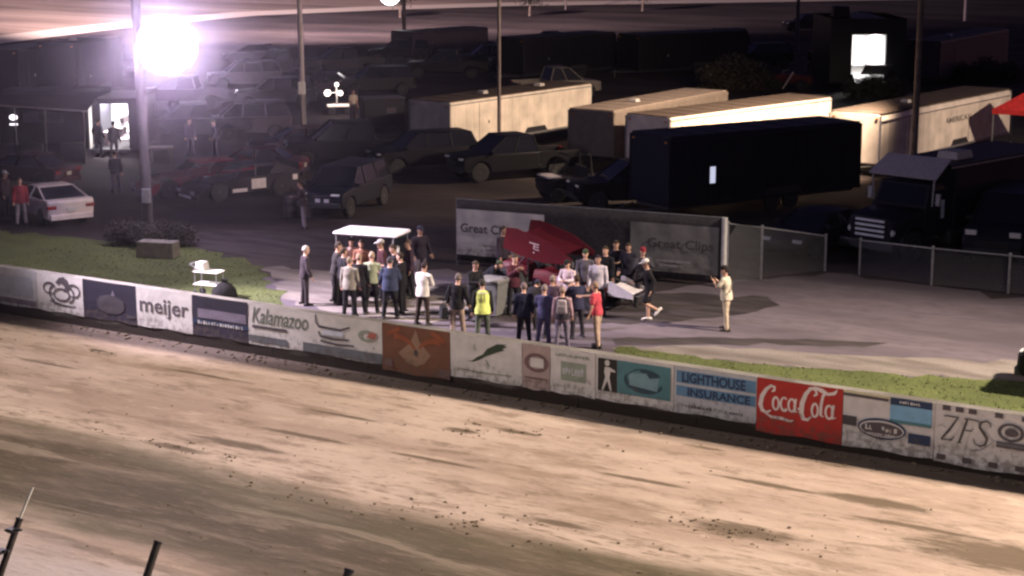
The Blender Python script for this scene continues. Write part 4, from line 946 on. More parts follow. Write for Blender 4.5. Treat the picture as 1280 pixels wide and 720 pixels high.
    mb = MB(); mb.box((f - .03, 0, low + .14), (.16, Wd - .16, .20)); mb.build('bumper', M_DKSTEEL if kind in ('pickup', 'suv') else p, root, .03)
    mb = MB(); mb.box((b + .03, 0, low + .14), (.16, Wd - .16, .20)); mb.build('bumper', M_DKSTEEL if kind in ('pickup', 'suv') else p, root, .03)
    if kind in ('pickup', 'suv'):
        mb = MB()
        for k in range(4): mb.box((f + .004, 0, .64 + k * .07), (.05, Wd - .95, .035))
        mb.build('grille', M_DKRIM, root)
    mb = MB(); mb.box((b - .012, 0, belt - .30 if kind != 'pickup' else .50), (.02, .32, .15)); mb.build('plate', mat('plate_white', (.55, .55, .52), .5), root)
    for s in (-1, 1):
        mb = MB()
        for dx in ((g[0] + g[1]) / 2 - .1,): mb.box((dx, s * (Wd / 2 + .004), belt - .14), (.16, .02, .03))
        mb.build('door_handle', p, root)
    return root
def aim(px, py): return tuple(at(px, py))

def trailer(label, near, far, z, width, wall_m, roof_m, trim_m=None, name='cargo_trailer', nose=True, deck=.55, group='enclosed trailers parked in the pits', door=True, side=1, vents=2, rounded=.12, door_open=False, wheels=True):
    """near/far: pixels of the two ends of the visible long roof edge at height z; the box grows to the left of that edge"""
    a, b = at(near[0], near[1], z), at(far[0], far[1], z)
    d = Vector((b.x - a.x, b.y - a.y, 0)); L = d.length; rz = math.atan2(d.y, d.x)
    root = thing(name, label, 'trailer', (a.x, a.y, 0), rz, group)
    y0, y1 = (0, width) if side > 0 else (-width, 0)
    mb = MB(); e = .05
    ring = lambda x, i: [Vector((x, y, zz)) for y, zz in ((y0 + i, deck + i), (y1 - i, deck + i), (y1 - i, z - rounded), (y1 - i - rounded * .3, z - rounded * .3), (y1 - rounded - i, z - .03), (y0 + rounded + i, z - .03), (y0 + i + rounded * .3, z - rounded * .3), (y0 + i, z - rounded))]
    mb.loft([ring(0, e), ring(e, 0), ring(L - e, 0), ring(L, e)]); 
    for k in range(1, int(L / .61)):
        for yy in (y0 - .004, y1 + .004): mb.box((k * .61, yy, (deck + z - rounded) / 2), (.035, .012, z - rounded - deck - .10))
    mb.build('wall', wall_m, root, 0, False)
    mb = MB(); mb.loft([[Vector((x, y, zz)) for x, y in ((.06, y0 + .06), (L - .06, y0 + .06), (L - .06, y1 - .06), (.06, y1 - .06))] for zz in (z - .028, z + .015)])
    for k in range(1, int(L / 1.2)): mb.box((k * 1.2, (y0 + y1) / 2, z + .022), (.05, width - .16, .02))
    mb.build('roof', roof_m, root)
    mb = MB()
    for y in (y0 - .012, y1 + .012):
        mb.box((L / 2, y, deck + .04), (L, .03, .10)); mb.box((L / 2, y, z - rounded - .03), (L, .028, .05))
    for x in (-.012, L + .012):
        for y in (y0 + .05, y1 - .05): mb.box((x, y, (deck + z) / 2), (.03, .07, z - deck - .15))
    mb.build('trim', trim_m or M_STEEL, root)
    if wheels:
        for k in (-.45, .45):
            for y in (y0 + .14, y1 - .14): add_wheel(root, L * .58 + k, y, .37, .22, M_RIM)
        for y in (y0 + .08, y1 - .08):
            mb = MB(); mb.prism([(L * .58 - 1.0, .62), (L * .58 - .75, .90), (L * .58 + .75, .90), (L * .58 + 1.0, .62)], y - .10, y + .10); mb.build('fender', M_DKSTEEL, root, .02)
    mb = MB(); mb.box((L / 2, (y0 + y1) / 2, deck - .08), (L - .3, width - .5, .14)); mb.tube([(-.1, y0 + .4, deck - .1), (-1.5, (y0 + y1) / 2, deck - .12)], .05, 8); mb.tube([(-.1, y1 - .4, deck - .1), (-1.5, (y0 + y1) / 2, deck - .12)], .05, 8); mb.tube([(-1.2, (y0 + y1) / 2, 0.02), (-1.2, (y0 + y1) / 2, deck + .1)], .04, 8)
    mb.build('chassis', M_DKSTEEL, root)
    if door:
        yy = y0 - .016 if side > 0 else y0 - .016
        mb = MB(); mb.box((L * .22, yy, deck + .98), (.82, .03, 1.80)); dr = mb.build('door', wall_m, root, .01)
        mb = MB(); mb.box((L * .22 + .32, yy - .03, deck + .95), (.05, .04, .16)); mb.build('handle', M_STEEL, dr)
    for k in range(vents):
        mb = MB(); mb.box((L * (.35 + .4 * k), (y0 + y1) / 2, z + .09), (.42, .42, .14), taper=(.8, .8)); mb.build('roof_vent', mat('vent_white', (.55, .52, .50), .5), root, .02)
    for y in (y0 + .25, y1 - .25):
        mb = MB(); mb.box((-.02, y, z - .22), (.03, .14, .06)); mb.build('marker_lamp', mat('amber_lens', (.45, .16, .03), .3), root, .01)
    return root, L, rz

P_WHITE = mat('paint_white', (.78, .69, .60), .5, 0, .22, 1.1, .15, 1.6); P_ROOF = paint('weathered_roof', (.105, .080, .066), .8); P_GREYW = paint('dull_grey', (.33, .30, .29), .5)
P_BLACK = paint('black', (.004, .004, .006)); P_NAVY = paint('dark_navy', (.006, .007, .016)); P_DKGREY = paint('dark_grey', (.016, .014, .019)); P_MAROON = paint('maroon', (.05, .016, .022)); P_CHAR = paint('charcoal_blue', (.010, .010, .017))
P_COUPE = paint('coupe_white', (.70, .62, .58)); P_PURP = paint('dusky_mauve', (.07, .055, .075), .5); P_TANROOF = paint('pale_tan', (.36, .29, .245), .6)

# white trailer, left of the row
t1, L1, r1 = trailer('long white cargo trailer with warm lit side behind the black pickup', (563, 128), (740, 104), 2.65, 2.5, P_WHITE, P_ROOF, vents=2)
# its neighbour: pale roof, dull tan walls
t2, L2, r2 = trailer('trailer with pale tan roof and shaded brown wall, right of the white one', (768, 139), (910, 113), 2.65, 2.4, paint('dull_brown', (.20, .165, .14), .6), P_TANROOF, paint('dull_brown', (.1, .1, .1)), vents=1)
t3, L3, r3 = trailer('white trailer mostly hidden behind the long dark navy trailer', (838, 147), (1040, 121), 2.7, 2.5, P_WHITE, P_ROOF, vents=0)
t4, L4, r4 = trailer('long dark navy trailer in front of the white ones, one small lit window', (838, 172), (1078, 152), 3.15, 2.5, P_NAVY, P_CHAR, P_CHAR, vents=0, door=False)
mb = MB(); mb.box((2.0, -.02, 1.62), (.34, .03, .72)); wf = mb.build('window', M_DKSTEEL, t4)
mb = MB(); mb.box((2.0, -.040, 1.62), (.25, .012, .62)); mb.build('pane', mat('lit_window', (.7, .7, .8), .4, emit=(.75, .78, 1.0), estr=.75), wf)
t5, L5, r5 = trailer('rounded white trailer with dark side lettering behind the hauler truck', (1103, 143), (1265, 111), 2.75, 2.55, P_WHITE, P_ROOF, vents=1, rounded=.28)
mb = MB(); fit_text(mb, 'AMERICAN', L5 * .46, L5 * .66, 1.72, 1.98, -.006, 0, .02); mb.build('lettering', mat('dull_decal', (.10, .085, .08), .6), t5)
# far trailers
trailer('far mauve grey trailer near the top right corner', (1176, 52), (1262, 36), 3.0, 2.5, P_PURP, P_DKGREY, P_CHAR, vents=1)
trailer('low dull trailer far across the pits behind the dark cars', (515, 40), (610, 34), 2.4, 2.4, P_PURP, P_DKGREY, P_CHAR, vents=0)
trailer('dark trailer at the far left under a figure standing on its roof', (22, 62), (92, 52), 3.2, 2.6, P_CHAR, P_BLACK, P_CHAR, vents=0)
trailer('dark trailer beside the far left one with a roof box', (94, 54), (152, 46), 3.6, 2.6, P_CHAR, P_DKGREY, P_CHAR, vents=1)
trailer('black trailer in the dark beyond the pale roofed trailer', (655, 48), (770, 40), 3.0, 2.6, P_BLACK, P_BLACK, P_CHAR, vents=0)
trailer('black trailer beyond the round dark bush', (800, 44), (935, 38), 3.0, 2.6, P_BLACK, P_CHAR, P_CHAR, vents=0)

# trailer with its end open and lit from within (right), standing end on
def open_trailer(label, pxl, pxr, pyg, depth, z, inner, wall_m, estr, ramp=True):
    a, b = at(pxl, pyg), at(pxr, pyg); w = (b - a).length; rz = math.atan2(b.y - a.y, b.x - a.x)
    root = thing('open_trailer', label, 'trailer', tuple(a), rz, 'enclosed trailers parked in the pits')
    i0, i1, dz0, dz1 = inner
    mb = MB(); mb.box((i0 / 2, depth / 2, z / 2 + .2), (i0, depth, z - .4)); mb.box(((i1 + w) / 2, depth / 2, z / 2 + .2), (w - i1, depth, z - .4))
    mb.box((w / 2, depth / 2, (dz1 + z) / 2), (w - .004, depth - .004, z - dz1)); mb.box(((i0 + i1) / 2, depth / 2, dz0 - .1), (i1 - i0 - .004, depth - .01, .2)); mb.box(((i0 + i1) / 2, depth - .05, (dz0 + dz1) / 2), (i1 - i0 - .006, .1, dz1 - dz0 - .006))
    mb.build('shell', wall_m, root)
    lm = mat('trailer_white_liner', (.82, .80, .80), .5)
    mb = MB(); mb.box(((i0 + i1) / 2, depth - .12, (dz0 + dz1) / 2), (i1 - i0 - .02, .02, dz1 - dz0 - .02)); mb.box((i0 + .012, depth / 2, (dz0 + dz1) / 2), (.015, depth - .3, dz1 - dz0 - .02)); mb.box((i1 - .012, depth / 2, (dz0 + dz1) / 2), (.015, depth - .3, dz1 - dz0 - .02)); mb.build('liner', lm, root)
    mb = MB()
    for k in range(3): mb.box(((i0 + i1) / 2, depth * (.2 + .28 * k), dz1 - .05), (i1 - i0 - .3, .16, .05))
    mb.build('ceiling_lamp', mat('strip_lamp', (1, 1, 1), .4, emit=(1, .97, .95), estr=12), root)
    d_ = bpy.data.lights.new('trailer_lamp', 'AREA'); d_.energy = estr; d_.size = i1 - i0 - .4; d_.color = (1, .95, .93)
    lo = bpy.data.objects.new('trailer_lamp', d_); link(lo, root); lo.location = ((i0 + i1) / 2, depth * .45, dz1 - .10)
    if ramp:
        mb = MB(); mb.prism([(-.05, dz0 - .02), (-.05, dz0 - .10), (-2.2, .02), (-2.2, .10)], i0 + .1, i1 - .1, 0, Matrix(((0, 1, 0, 0), (1, 0, 0, 0), (0, 0, 1, 0), (0, 0, 0, 1)))); mb.build('ramp', M_DKSTEEL, root)
    return root, w
tr, w_ = open_trailer('dark trailer with a blazing white open end, far right of the pits', 1036, 1130, 112, 7.0, 4.6, (1.42, 3.62, 1.0, 3.55), paint('olive_black', (.022, .022, .020)), 900)
mb = MB(); mb.prism([(-.2, 1.0), (-.2, 1.08), (-1.6, 1.75), (-1.6, 1.68)], 2.0, 3.7, 0, Matrix(((0, 1, 0, 0), (1, 0, 0, 0), (0, 0, 1, 0), (0, 0, 0, 1)))); mb.build('tailboard', P_GREYW, tr)
mb = MB(); mb.box((.75, 1.0, 5.0), (1.1, 1.2, .7), taper=(.9, .9)); mb.build('roof_box', P_DKGREY, tr, .05)

# awning trailer at left with a lit doorway
tr, w_ = open_trailer('trailer with a bright lit doorway and shelves inside, beside the light pole', 108, 176, 196, 4.0, 2.75, (.16, 2.05, .35, 2.5), P_DKGREY, 700, False)
mb = MB()
for zz in (.9, 1.4, 1.9): mb.box((1.55, 1.2, zz), (.30, 1.6, .04))
for k in range(4): mb.box((1.55, .6 + .4 * k, 1.10 + .5 * (k % 2)), (.2, .24, .3))
mb.build('shelf', mat('shelf_grey', (.25, .2, .22), .6), tr)
mb = MB(); mb.box((.55, 1.5, .70), (.5, .6, .66)); mb.build('cabinet', mat('cabinet_pink_grey', (.42, .33, .36), .5), tr, .02)
a, b = at(-25, 204), at(112, 204)
aw = thing('awning_trailer', 'dark trailer with a long awning and thin pale roof edge at the left side', 'trailer', tuple(a), math.atan2(b.y - a.y, b.x - a.x), 'enclosed trailers parked in the pits')
Lw = (b - a).length
mb = MB(); mb.box((Lw / 2, 4.2, 1.75), (Lw - .2, 2.4, 2.5)); mb.build('wall', P_CHAR, aw, .04)
mb = MB(); mb.add([(0, 2.98, 3.05), (Lw, 2.98, 3.0), (Lw, -.1, 2.42), (0, -.1, 2.75), (0, 2.98, 3.00), (Lw, 2.98, 2.95), (Lw, -.1, 2.37), (0, -.1, 2.70)], [(0, 1, 2, 3), (7, 6, 5, 4), (0, 3, 7, 4), (1, 5, 6, 2), (3, 2, 6, 7), (0, 4, 5, 1)]); mb.build('awning', cloth('awning_charcoal', (.05, .045, .06)), aw)
mb = MB(); mb.box((Lw / 2, -.12, 2.60), (Lw, .04, .07)); 
mb2 = MB(); mb2.tube([(0, -.13, 2.72), (Lw, -.13, 2.40)], .035, 8); mb2.build('awning_edge', mat('pale_edge_trim', (.5, .45, .5), .4), aw)
for x in (.15, Lw * .35, Lw * .62, Lw - .15):
    mb = MB(); mb.tube([(x, -.08, 0), (x, -.08, 2.68 - .3 * x / Lw)], .03, 8); mb.build('awning_post', M_STEEL, aw)
for x, m_ in ((Lw * .33, 'pale_panel'), (Lw * .55, 'pale_panel')):
    mb = MB(); mb.box((x, 2.96, 1.75), (.75, .03, .45)); mb.build('window', mat('dim_pane', (.16, .14, .18), .3), aw, .01)
mb = MB(); mb.box((Lw * .17, 2.94, 1.65), (.46, .05, .62)); wf = mb.build('window', M_DKSTEEL, aw, .01)
mb = MB(); mb.ball((Lw * .165, 2.9, 1.78), (.20, .05, .14)); mb.box((Lw * .165, 2.9, 1.45), (.38, .04, .07)); mb.build('lamp', mat('lit_lamp', (1, 1, 1), .4, emit=(1, .93, 1), estr=2.2), wf)
# workbench and drums under the awning
for i, (px, py, lab) in enumerate(((40, 205, 'dark tool chest under the left awning'), (92, 204, 'dark tool chest under the awning nearest the lit doorway'))):
    q = at(px, py); t = thing('tool_chest', lab, 'tool chest', tuple(q), 0.1, 'tool chests')
    mb = MB(); mb.box((0, 0, .52), (1.1, .55, .86)); mb.build('cabinet', P_DKGREY, t, .02)
    mb = MB()
    for k in range(4): mb.box((0, -.285, .25 + k * .2), (1.0, .02, .16))
    mb.build('drawer_front', P_CHAR, t, .005)
    for sx in (-.45, .45):
        for sy in (-.2, .2): mb = MB(); mb.lathe([(.05, -.02), (.05, .02)], (sx, sy, .05), 'y', 12); mb.build('caster', M_RUBBER, t)

# cars and pickups
car('white coupe seen from behind at the left edge of the pits', 'car', 'parked_car', P_COUPE, 4.4, 1.78, .95, 1.36, 'coupe', None, aim(62, 273), R(126), M_DKRIM)
car('black crew pickup facing left in front of the white trailer', 'pickup truck', 'pickup_truck', P_BLACK, 5.7, 1.98, 1.18, 1.90, 'pickup', 'dark pickups parked in the pits', aim(640, 221), R(207), M_DKRIM, .42)
car('big black pickup seen broadside, left of the white trailer', 'pickup truck', 'pickup_truck', P_BLACK, 6.1, 2.0, 1.25, 2.02, 'pickup', 'dark pickups parked in the pits', aim(440, 206), R(190), M_DKRIM, .42)
s_ = car('dark sport utility car nosed to the lane with three pale marker plates', 'car', 'parked_car', P_NAVY, 4.8, 1.95, 1.10, 1.78, 'suv', None, aim(432, 262), PIT + R(12), M_DKRIM, .38)
mb = MB()
for y in (-.55, .0, .36): mb.box((2.43, y, .72), (.03, .20, .13))
mb.build('marker_plate', mat('marker_pale', (.62, .58, .62), .4), s_, .01)
car('maroon sedan behind the two dirt cars with a bright roof glint', 'car', 'parked_car', P_MAROON, 4.6, 1.8, .95, 1.42, 'sedan', None, aim(372, 196), R(200), M_DKRIM)
car('dark grey van like car beyond the dirt cars', 'car', 'parked_car', P_PURP, 4.8, 1.9, 1.15, 1.85, 'suv', None, aim(306, 172), R(190), M_DKRIM, .36)
car('black pickup parked broadside below the brown walled trailer', 'pickup truck', 'pickup_truck', P_BLACK, 5.6, 1.95, 1.15, 1.84, 'pickup', 'dark pickups parked in the pits', aim(800, 258), R(193), M_DKRIM, .40)
car('dark car with a low nose left of the hauler truck', 'car', 'parked_car', P_CHAR, 4.5, 1.8, .95, 1.38, 'sedan', None, aim(1018, 312), PIT + R(-8), M_DKRIM)
car('dark maroon car half hidden behind the white coupe', 'car', 'parked_car', P_MAROON, 4.5, 1.8, .95, 1.40, 'sedan', None, aim(30, 232), R(160), M_DKRIM)
far = [('suv', P_CHAR, 60, 92, 188, 'dark car with one glinting window, far left by the trailers'), ('pickup', P_BLACK, 120, 96, 200, 'dark pickup far left below the figure on the roof'), ('sedan', P_DKGREY, 35, 100, 172, 'dark low car at the far left edge of the far row'),
       ('suv', P_PURP, 306, 110, 195, 'dusky car just right of the glaring floodlight'), ('pickup', P_BLACK, 350, 96, 185, 'dark pickup far behind the pale light pole'), ('sedan', P_BLACK, 318, 78, 170, 'dark low car far off in line with the floodlight'),
       ('pickup', P_CHAR, 430, 92, 200, 'dark pickup far behind the bright work lights'), ('suv', P_BLACK, 500, 78, 180, 'black car far off below the top centre lamp'), ('sedan', P_PURP, 585, 66, 185, 'dull car beside the low far trailer'),
       ('pickup', P_BLACK, 560, 96, 178, 'black pickup in the dark behind the white trailer roof'), ('suv', P_BLACK, 610, 86, 195, 'black car beside the slim centre pole far off'), ('suv', P_CHAR, 735, 82, 190, 'dark car with a tiny bright glint far beyond the trailers'),
       ('pickup', P_BLACK, 790, 86, 175, 'black pickup far beyond the pale tan roof'), ('sedan', P_BLACK, 850, 76, 185, 'black low car left of the far bush'), ('suv', P_BLACK, 950, 84, 200, 'black car right of the far bush'),
       ('pickup', P_BLACK, 690, 68, 182, 'black pickup far off near the top of the pits'), ('suv', P_DKGREY, 1010, 40, 190, 'dark car far off near the top right poles'), ('pickup', P_CHAR, 1080, 38, 178, 'dark pickup behind the glowing trailer')]
far += [('pickup', P_CHAR, 244, 174, 192, 'dark pickup close behind the dirt race cars, by the pole'), ('suv', P_DKGREY, 160, 172, 186, 'dark grey car between the lit doorway and the pole'), ('suv', P_BLACK, 528, 214, 205, 'black car between the two big pickups, left of the white trailer nose'),
       ('sedan', P_MAROON, 316, 224, 176, 'maroon low car just behind the black dirt race car'), ('suv', P_CHAR, 345, 134, 186, 'dark car left of the white box pole'),
       ('pickup', P_DKGREY, 232, 134, 178, 'dark pickup under the glare of the floodlight'), ('suv', P_BLACK, 470, 118, 192, 'black car behind the dark generator'),
       ('sedan', P_PURP, 402, 118, 180, 'dull low car behind the bright work lights'), ('suv', P_BLACK, 900, 62, 184, 'black car far off above the round bush'), ('pickup', P_DKGREY, 660, 90, 190, 'dim pickup far off right of the slim centre pole')]
GLINT = ('dull low car behind the bright work lights', 'dark car left of the white box pole', 'dark pickup close behind the dirt race cars, by the pole', 'dark car with a tiny bright glint far beyond the trailers', 'dark car with one glinting window, far left by the trailers')
protos = {}
for k, (kind, pt, px, py, a, lab) in enumerate(far):
    if kind not in protos:
        protos[kind] = car(lab, 'car' if kind != 'pickup' else 'pickup truck', 'parked_car' if kind != 'pickup' else 'pickup_truck', pt, *{'suv': (4.8, 1.9, 1.12, 1.80), 'pickup': (5.7, 1.95, 1.16, 1.88), 'sedan': (4.6, 1.8, .95, 1.42)}[kind], kind, 'dark vehicles parked far across the pits', aim(px, py), R(a), M_DKRIM, .38)
    else:
        c = copy_tree(protos[kind]); c.location = aim(px, py); c.rotation_euler = (0, 0, R(a)); c['label'] = lab
        recolour(c, ('body', 'roof', 'pillar', 'bed_side', 'tailgate', 'mirror'), pt)
LIT = mat('headlamp_glint', (1, 1, 1), .3, emit=(.95, .93, 1.0), estr=2.6)  # glow added to some headlight lenses as small far glints
for o in bpy.data.objects:
    if o.type == 'MESH' and o.parent and o.name.startswith('headlight') and str(o.parent.get('label', '')) in GLINT:
        o.material_slots[0].link = 'OBJECT'; o.material_slots[0].material = LIT if o.name.split('.')[-1][-1] in '02468' else M_LENS
# glints: side windows catching the lamps are left to the glass itself

# dirt late model race cars
def late_model(label, pos, rz, c1, num):
    root = thing('dirt_race_car', label, 'race car', pos, rz, 'dirt late model race cars')
    L, w = 4.7, 1.95
    mb = MB(); mb.prism([(-2.3, .16), (-1.95, .16)] + arch(-1.45, .50, .30) + arch(1.35, .47, .28) + [(2.2, .10), (2.38, .14), (2.36, .30), (1.9, .62), (.55, .84), (-.6, .92), (-2.28, 1.02), (-2.34, .9)], -w / 2, w / 2, 0, None, .02); mb.build('body', c1, root, .015)
    mb = MB(); mb.add([(-1.55, -.62, 1.30), (.05, -.62, 1.28), (.05, .62, 1.28), (-1.55, .62, 1.30), (-1.55, -.62, 1.34), (.05, -.60, 1.315), (.05, .60, 1.315), (-1.55, .62, 1.34)], [(3, 2, 1, 0), (4, 5, 6, 7), (0, 1, 5, 4), (1, 2, 6, 5), (2, 3, 7, 6), (3, 0, 4, 7)]); mb.build('roof', c1, root)
    mb = MB()
    for s in (-1, 1):
        for (xa, xb) in ((.6, .02), (-.4, -.5), (-2.1, -1.5)): mb.tube([(xa, s * .72, .84), (xb, s * .6, 1.30)], .028, 8)
        mb.add([(-2.25, s * .85, 1.0), (-1.0, s * .78, .95), (-1.5, s * .62, 1.30)], [(0, 1, 2)])
    mb.build('roll_cage', M_DKSTEEL, root)
    mb = MB(); mb.box((-2.30, 0, 1.17), (.03, 1.85, .30)); mb.build('spoiler', c1, root)
    for x, r in ((-1.45, .43), (1.35, .40)):
        for s in (-1, 1): add_wheel(root, x, s * .86, r, .34, M_DKRIM)
    dm = mat('race_decal', (.80, .74, .78), .5)
    for s in (-1, 1):
        for (x0, x1, z0, z1) in ((-.75, -.1, .40, .80), (.1, .75, .32, .46), (-2.2, -1.98, .62, .84)): mb = MB(); mb.box(((x0 + x1) / 2, s * (w / 2 + .006), (z0 + z1) / 2), (x1 - x0, .01, z1 - z0)); mb.build('decal', dm, root)
    
    for bc, bs in (((2.37, 0, .22), (.02, 1.1, .10)), ((2.34, .6, .40), (.02, .3, .12)), ((2.34, -.6, .40), (.02, .3, .12))): mb = MB(); mb.box(bc, bs); mb.build('decal', dm, root)
    mb = MB(); fit_text(mb, num, -.65, -.2, .43, .77, 0, 0, .02); mb.v = [(-.85 - p[0], w / 2 + .013, p[2]) for p in mb.v]
    return root
late_model('dark red dirt race car with pale decals, nearer the floodlight pole', aim(243, 241), PIT + R(-30), paint('race_red', (.20, .022, .035)), '7')
late_model('black dirt race car with a white side panel, right of the pair', aim(298, 245), PIT + R(-22), paint('race_black', (.020, .018, .026)), '1')

# winged sprint car in the winner's circle, nose to the right
SP = aim(694, 376); SA = WA + R(4)
sp = thing('winged_race_car', 'red winged sprint race car with big top wing, surrounded by people', 'race car', SP, SA)
P_SRED = paint('sprint_red', (.095, .006, .012), .5)
mb = MB(); mb.loft([[Vector((x, y * w, z0 + (z1 - z0) * zz)) for y, zz in ((-1, 0), (1, 0), (1, .7), (.7, 1), (-.7, 1), (-1, .7))] for x, w, z0, z1 in ((-.55, .40, .30, .95), (.2, .42, .28, .98), (.9, .40, .28, .92), (1.5, .30, .30, .78), (1.95, .20, .34, .62))]); mb.build('body', P_SRED, sp, .03, True)
mb = MB(); mb.loft([[Vector((x, y * w, z0 + (z1 - z0) * zz)) for y, zz in ((-1, .1), (1, .1), (1, .8), (.7, 1), (-.7, 1), (-1, .8))] for x, w, z0, z1 in ((-1.75, .22, .65, 1.0), (-1.55, .36, .48, 1.12), (-1.1, .40, .42, 1.15), (-.75, .34, .45, 1.05))]); mb.build('tail_tank', P_SRED, sp, .03, True)
mb = MB()
for s in (-1, 1):
    mb.tube([(-.70, s * .38, .35), (-.72, s * .34, 1.42), (.10, s * .34, 1.40), (.65, s * .36, .85)], .025, 8); mb.tube([(-.72, s * .34, 1.42), (-1.3, s * .30, .8)], .02, 8)
    mb.tube([(.2, s * .40, .3), (1.75, s * .30, .38)], .025, 8)
mb.tube([(-.72, -.34, 1.42), (-.72, .34, 1.42)], .025, 8); mb.tube([(.10, -.34, 1.40), (.10, .34, 1.40)], .025, 8)
mb.build('roll_cage', M_DKSTEEL, sp)
mb = MB(); mb.box((-.45, 0, .72), (.10, .44, .62), taper=(.8, 1)); mb.box((-.2, 0, .48), (.5, .42, .10)); mb.build('seat', M_BLACK, sp, .03)
for x, y, r, w in ((-1.05, .92, .50, .46), (-1.05, -.92, .55, .50), (1.55, .72, .36, .26), (1.55, -.72, .36, .26)): add_wheel(sp, x, y, r, w, M_RIM)
mb = MB(); mb.tube([(-1.05, -.9, .52), (-1.05, .9, .52)], .05, 10); mb.tube([(1.55, -.7, .36), (1.55, .7, .36)], .03, 10); mb.build('axle', M_STEEL, sp)
# top wing: curved foil between two tall sideboards, sloped down to the nose
TW = Matrix.Translation((-.22, 0, 1.66)) @ Matrix.Rotation(R(11), 4, 'Y')
mb = MB(); rings = []
for y in (-.76, .76): rings.append([TW @ Vector((x, y, z)) for x, z in ((.76, .0), (.4, .045), (0, .06), (-.4, .10), (-.76, .20), (-.76, .17), (-.4, .06), (0, .01), (.4, .0))])
mb.loft(rings); wg = mb.build('top_wing', paint('wing_dark_red', (.045, .003, .007), .5), sp)
for s in (-1, 1):
    mb = MB(); mb.prism([(1.12, -.16), (1.16, .0), (.35, .30), (-.75, .42), (-1.08, .36), (-1.08, -.26), (-.5, -.34), (.3, -.34)], s * .77 - .012, s * .77 + .012, 0, TW); sb = mb.build('sideboard', P_SRED, wg)
    mb = MB(); yy = s * .80
    for (x0, x1, z0, z1) in ((-.26, .06, .12, .155), (-.11, -.075, -.02, .12), (-.075, .07, .05, .075), (-.075, .09, -.03, -.005), (-.09, -.04, -.14, -.10)): mb.box(((x0 + x1) / 2, yy, (z0 + z1) / 2), (x1 - x0, .004, z1 - z0), M=TW)
    mb.build('emblem', mat('decal_pink_white', (.55, .40, .42), .5), sb)
mb = MB()
for s in (-1, 1): mb.tube([(-.7, s * .3, 1.40), TW @ Vector((-.35, s * .3, .06))], .02, 8); mb.tube([(.05, s * .3, 1.38), TW @ Vector((.35, s * .3, .02))], .02, 8)
mb.build('wing_post', M_STEEL, sp)
# white front wing on its long arms
mb = MB(); mb.loft([[Vector((x, y, z)) for x, z in ((2.62, .50), (2.3, .58), (1.98, .70), (1.98, .67), (2.3, .54))] for y in (-.46, .46)]); fw = mb.build('front_wing', mat('wing_white', (.62, .58, .60), .4), sp)
for s in (-1, 1):
    mb = MB(); mb.prism([(2.70, .40), (2.70, .56), (2.0, .86), (1.90, .84), (1.92, .44)], s * .47 - .01, s * .47 + .01); mb.build('sideboard', mat('wing_white', (.6, .6, .6)), fw)
mb = MB(); mb.tube([(1.8, -.2, .40), (2.75, -.2, .44), (2.75, .2, .44), (1.8, .2, .40)], .022, 8); mb.build('nose_bar', M_RIM, sp)
for s in (-1, 1):
    mb = MB(); mb.tube([(.55, s * .42, .62), (.30, s * .62, .55), (-.3, s * .66, .52), (-.85, s * .62, .60)], .055, 8); mb.build('exhaust', M_RIM, sp, 0, True)
    mb = MB(); mb.box((.45, s * .435, .70), (.40, .012, .28)); mb.box((1.15, s * .40, .58), (.34, .012, .14)); mb.build('decal', mat('decal_pink_white', (.55, .40, .42), .5), sp)
mb = MB(); mb.box((.35, 0, 1.04), (.55, .50, .16), taper=(.7, .8)); mb.build('engine_cover', M_BLACK, sp, .03)
mb = MB()
for k in range(4): mb.tube([(.62 - .18 * k, -.14, 1.08), (.62 - .18 * k, -.14, 1.24)], .045, 8); mb.tube([(.62 - .18 * k, .14, 1.08), (.62 - .18 * k, .14, 1.24)], .045, 8)
mb.build('intake', M_RIM, sp)
mb = MB(); mb.box((1.62, 0, .74), (.45, .36, .02)); mb.build('decal', mat('decal_pink_white', (.5, .5, .5)), sp)

# golf cart with a pale canopy
gp = aim(468, 368)
gc = thing('golf_cart', 'golf cart with a glowing pale canopy in the middle of the huddle', 'golf cart', gp, WA + R(12))
mb = MB(); mb.prism([(-1.15, .28), (-.95, .28)] + arch(-.72, .27, .26) + arch(.78, .27, .26) + [(1.12, .28), (1.18, .50), (.95, .78), (.55, .82), (.45, .42), (-.1, .42), (-.12, .62), (-.75, .66), (-.78, .50), (-1.18, .50)], -.58, .58, 0, None, .03); mb.build('body', P_DKGREY, gc, .02, True)
mb = MB(); mb.box((-.42, 0, .74), (.52, 1.06, .14)); mb.build('seat', cloth('cart_seat', (.30, .22, .18)), gc, .04)
mb = MB(); mb.box((-.74, 0, 1.05), (.12, 1.04, .46)); mb.build('backrest', cloth('cart_seat', (.3, .2, .2)), gc, .04)
mb = MB(); mb.loft([[Vector((x * k, y * k, z)) for x, y in ((-1.08, -.57), (.98, -.57), (.98, .57), (-1.08, .57))] for z, k in ((1.86, .97), (1.90, 1.0), (1.94, .98), (1.965, .86))]); mb.build('canopy', mat('canopy_white', (.78, .74, .78), .45), gc, .02, True)
for x, xb in ((.88, .72), (-.98, -.90)):
    for s in (-1, 1): mb = MB(); mb.tube([(xb, s * .54, .60), (x, s * .53, 1.88)], .022, 8); mb.build('canopy_post', M_STEEL, gc)
mb = MB(); mb.add([(.74, -.53, .82), (.74, .53, .82), (.87, .55, 1.82), (.87, -.55, 1.82), (.755, -.53, .82), (.755, .53, .82), (.885, .55, 1.82), (.885, -.55, 1.82)], [(0, 1, 2, 3), (7, 6, 5, 4), (0, 3, 7, 4), (1, 5, 6, 2), (3, 2, 6, 7), (0, 4, 5, 1)])
ws = mb.build('windscreen', M_GLASS, gc)
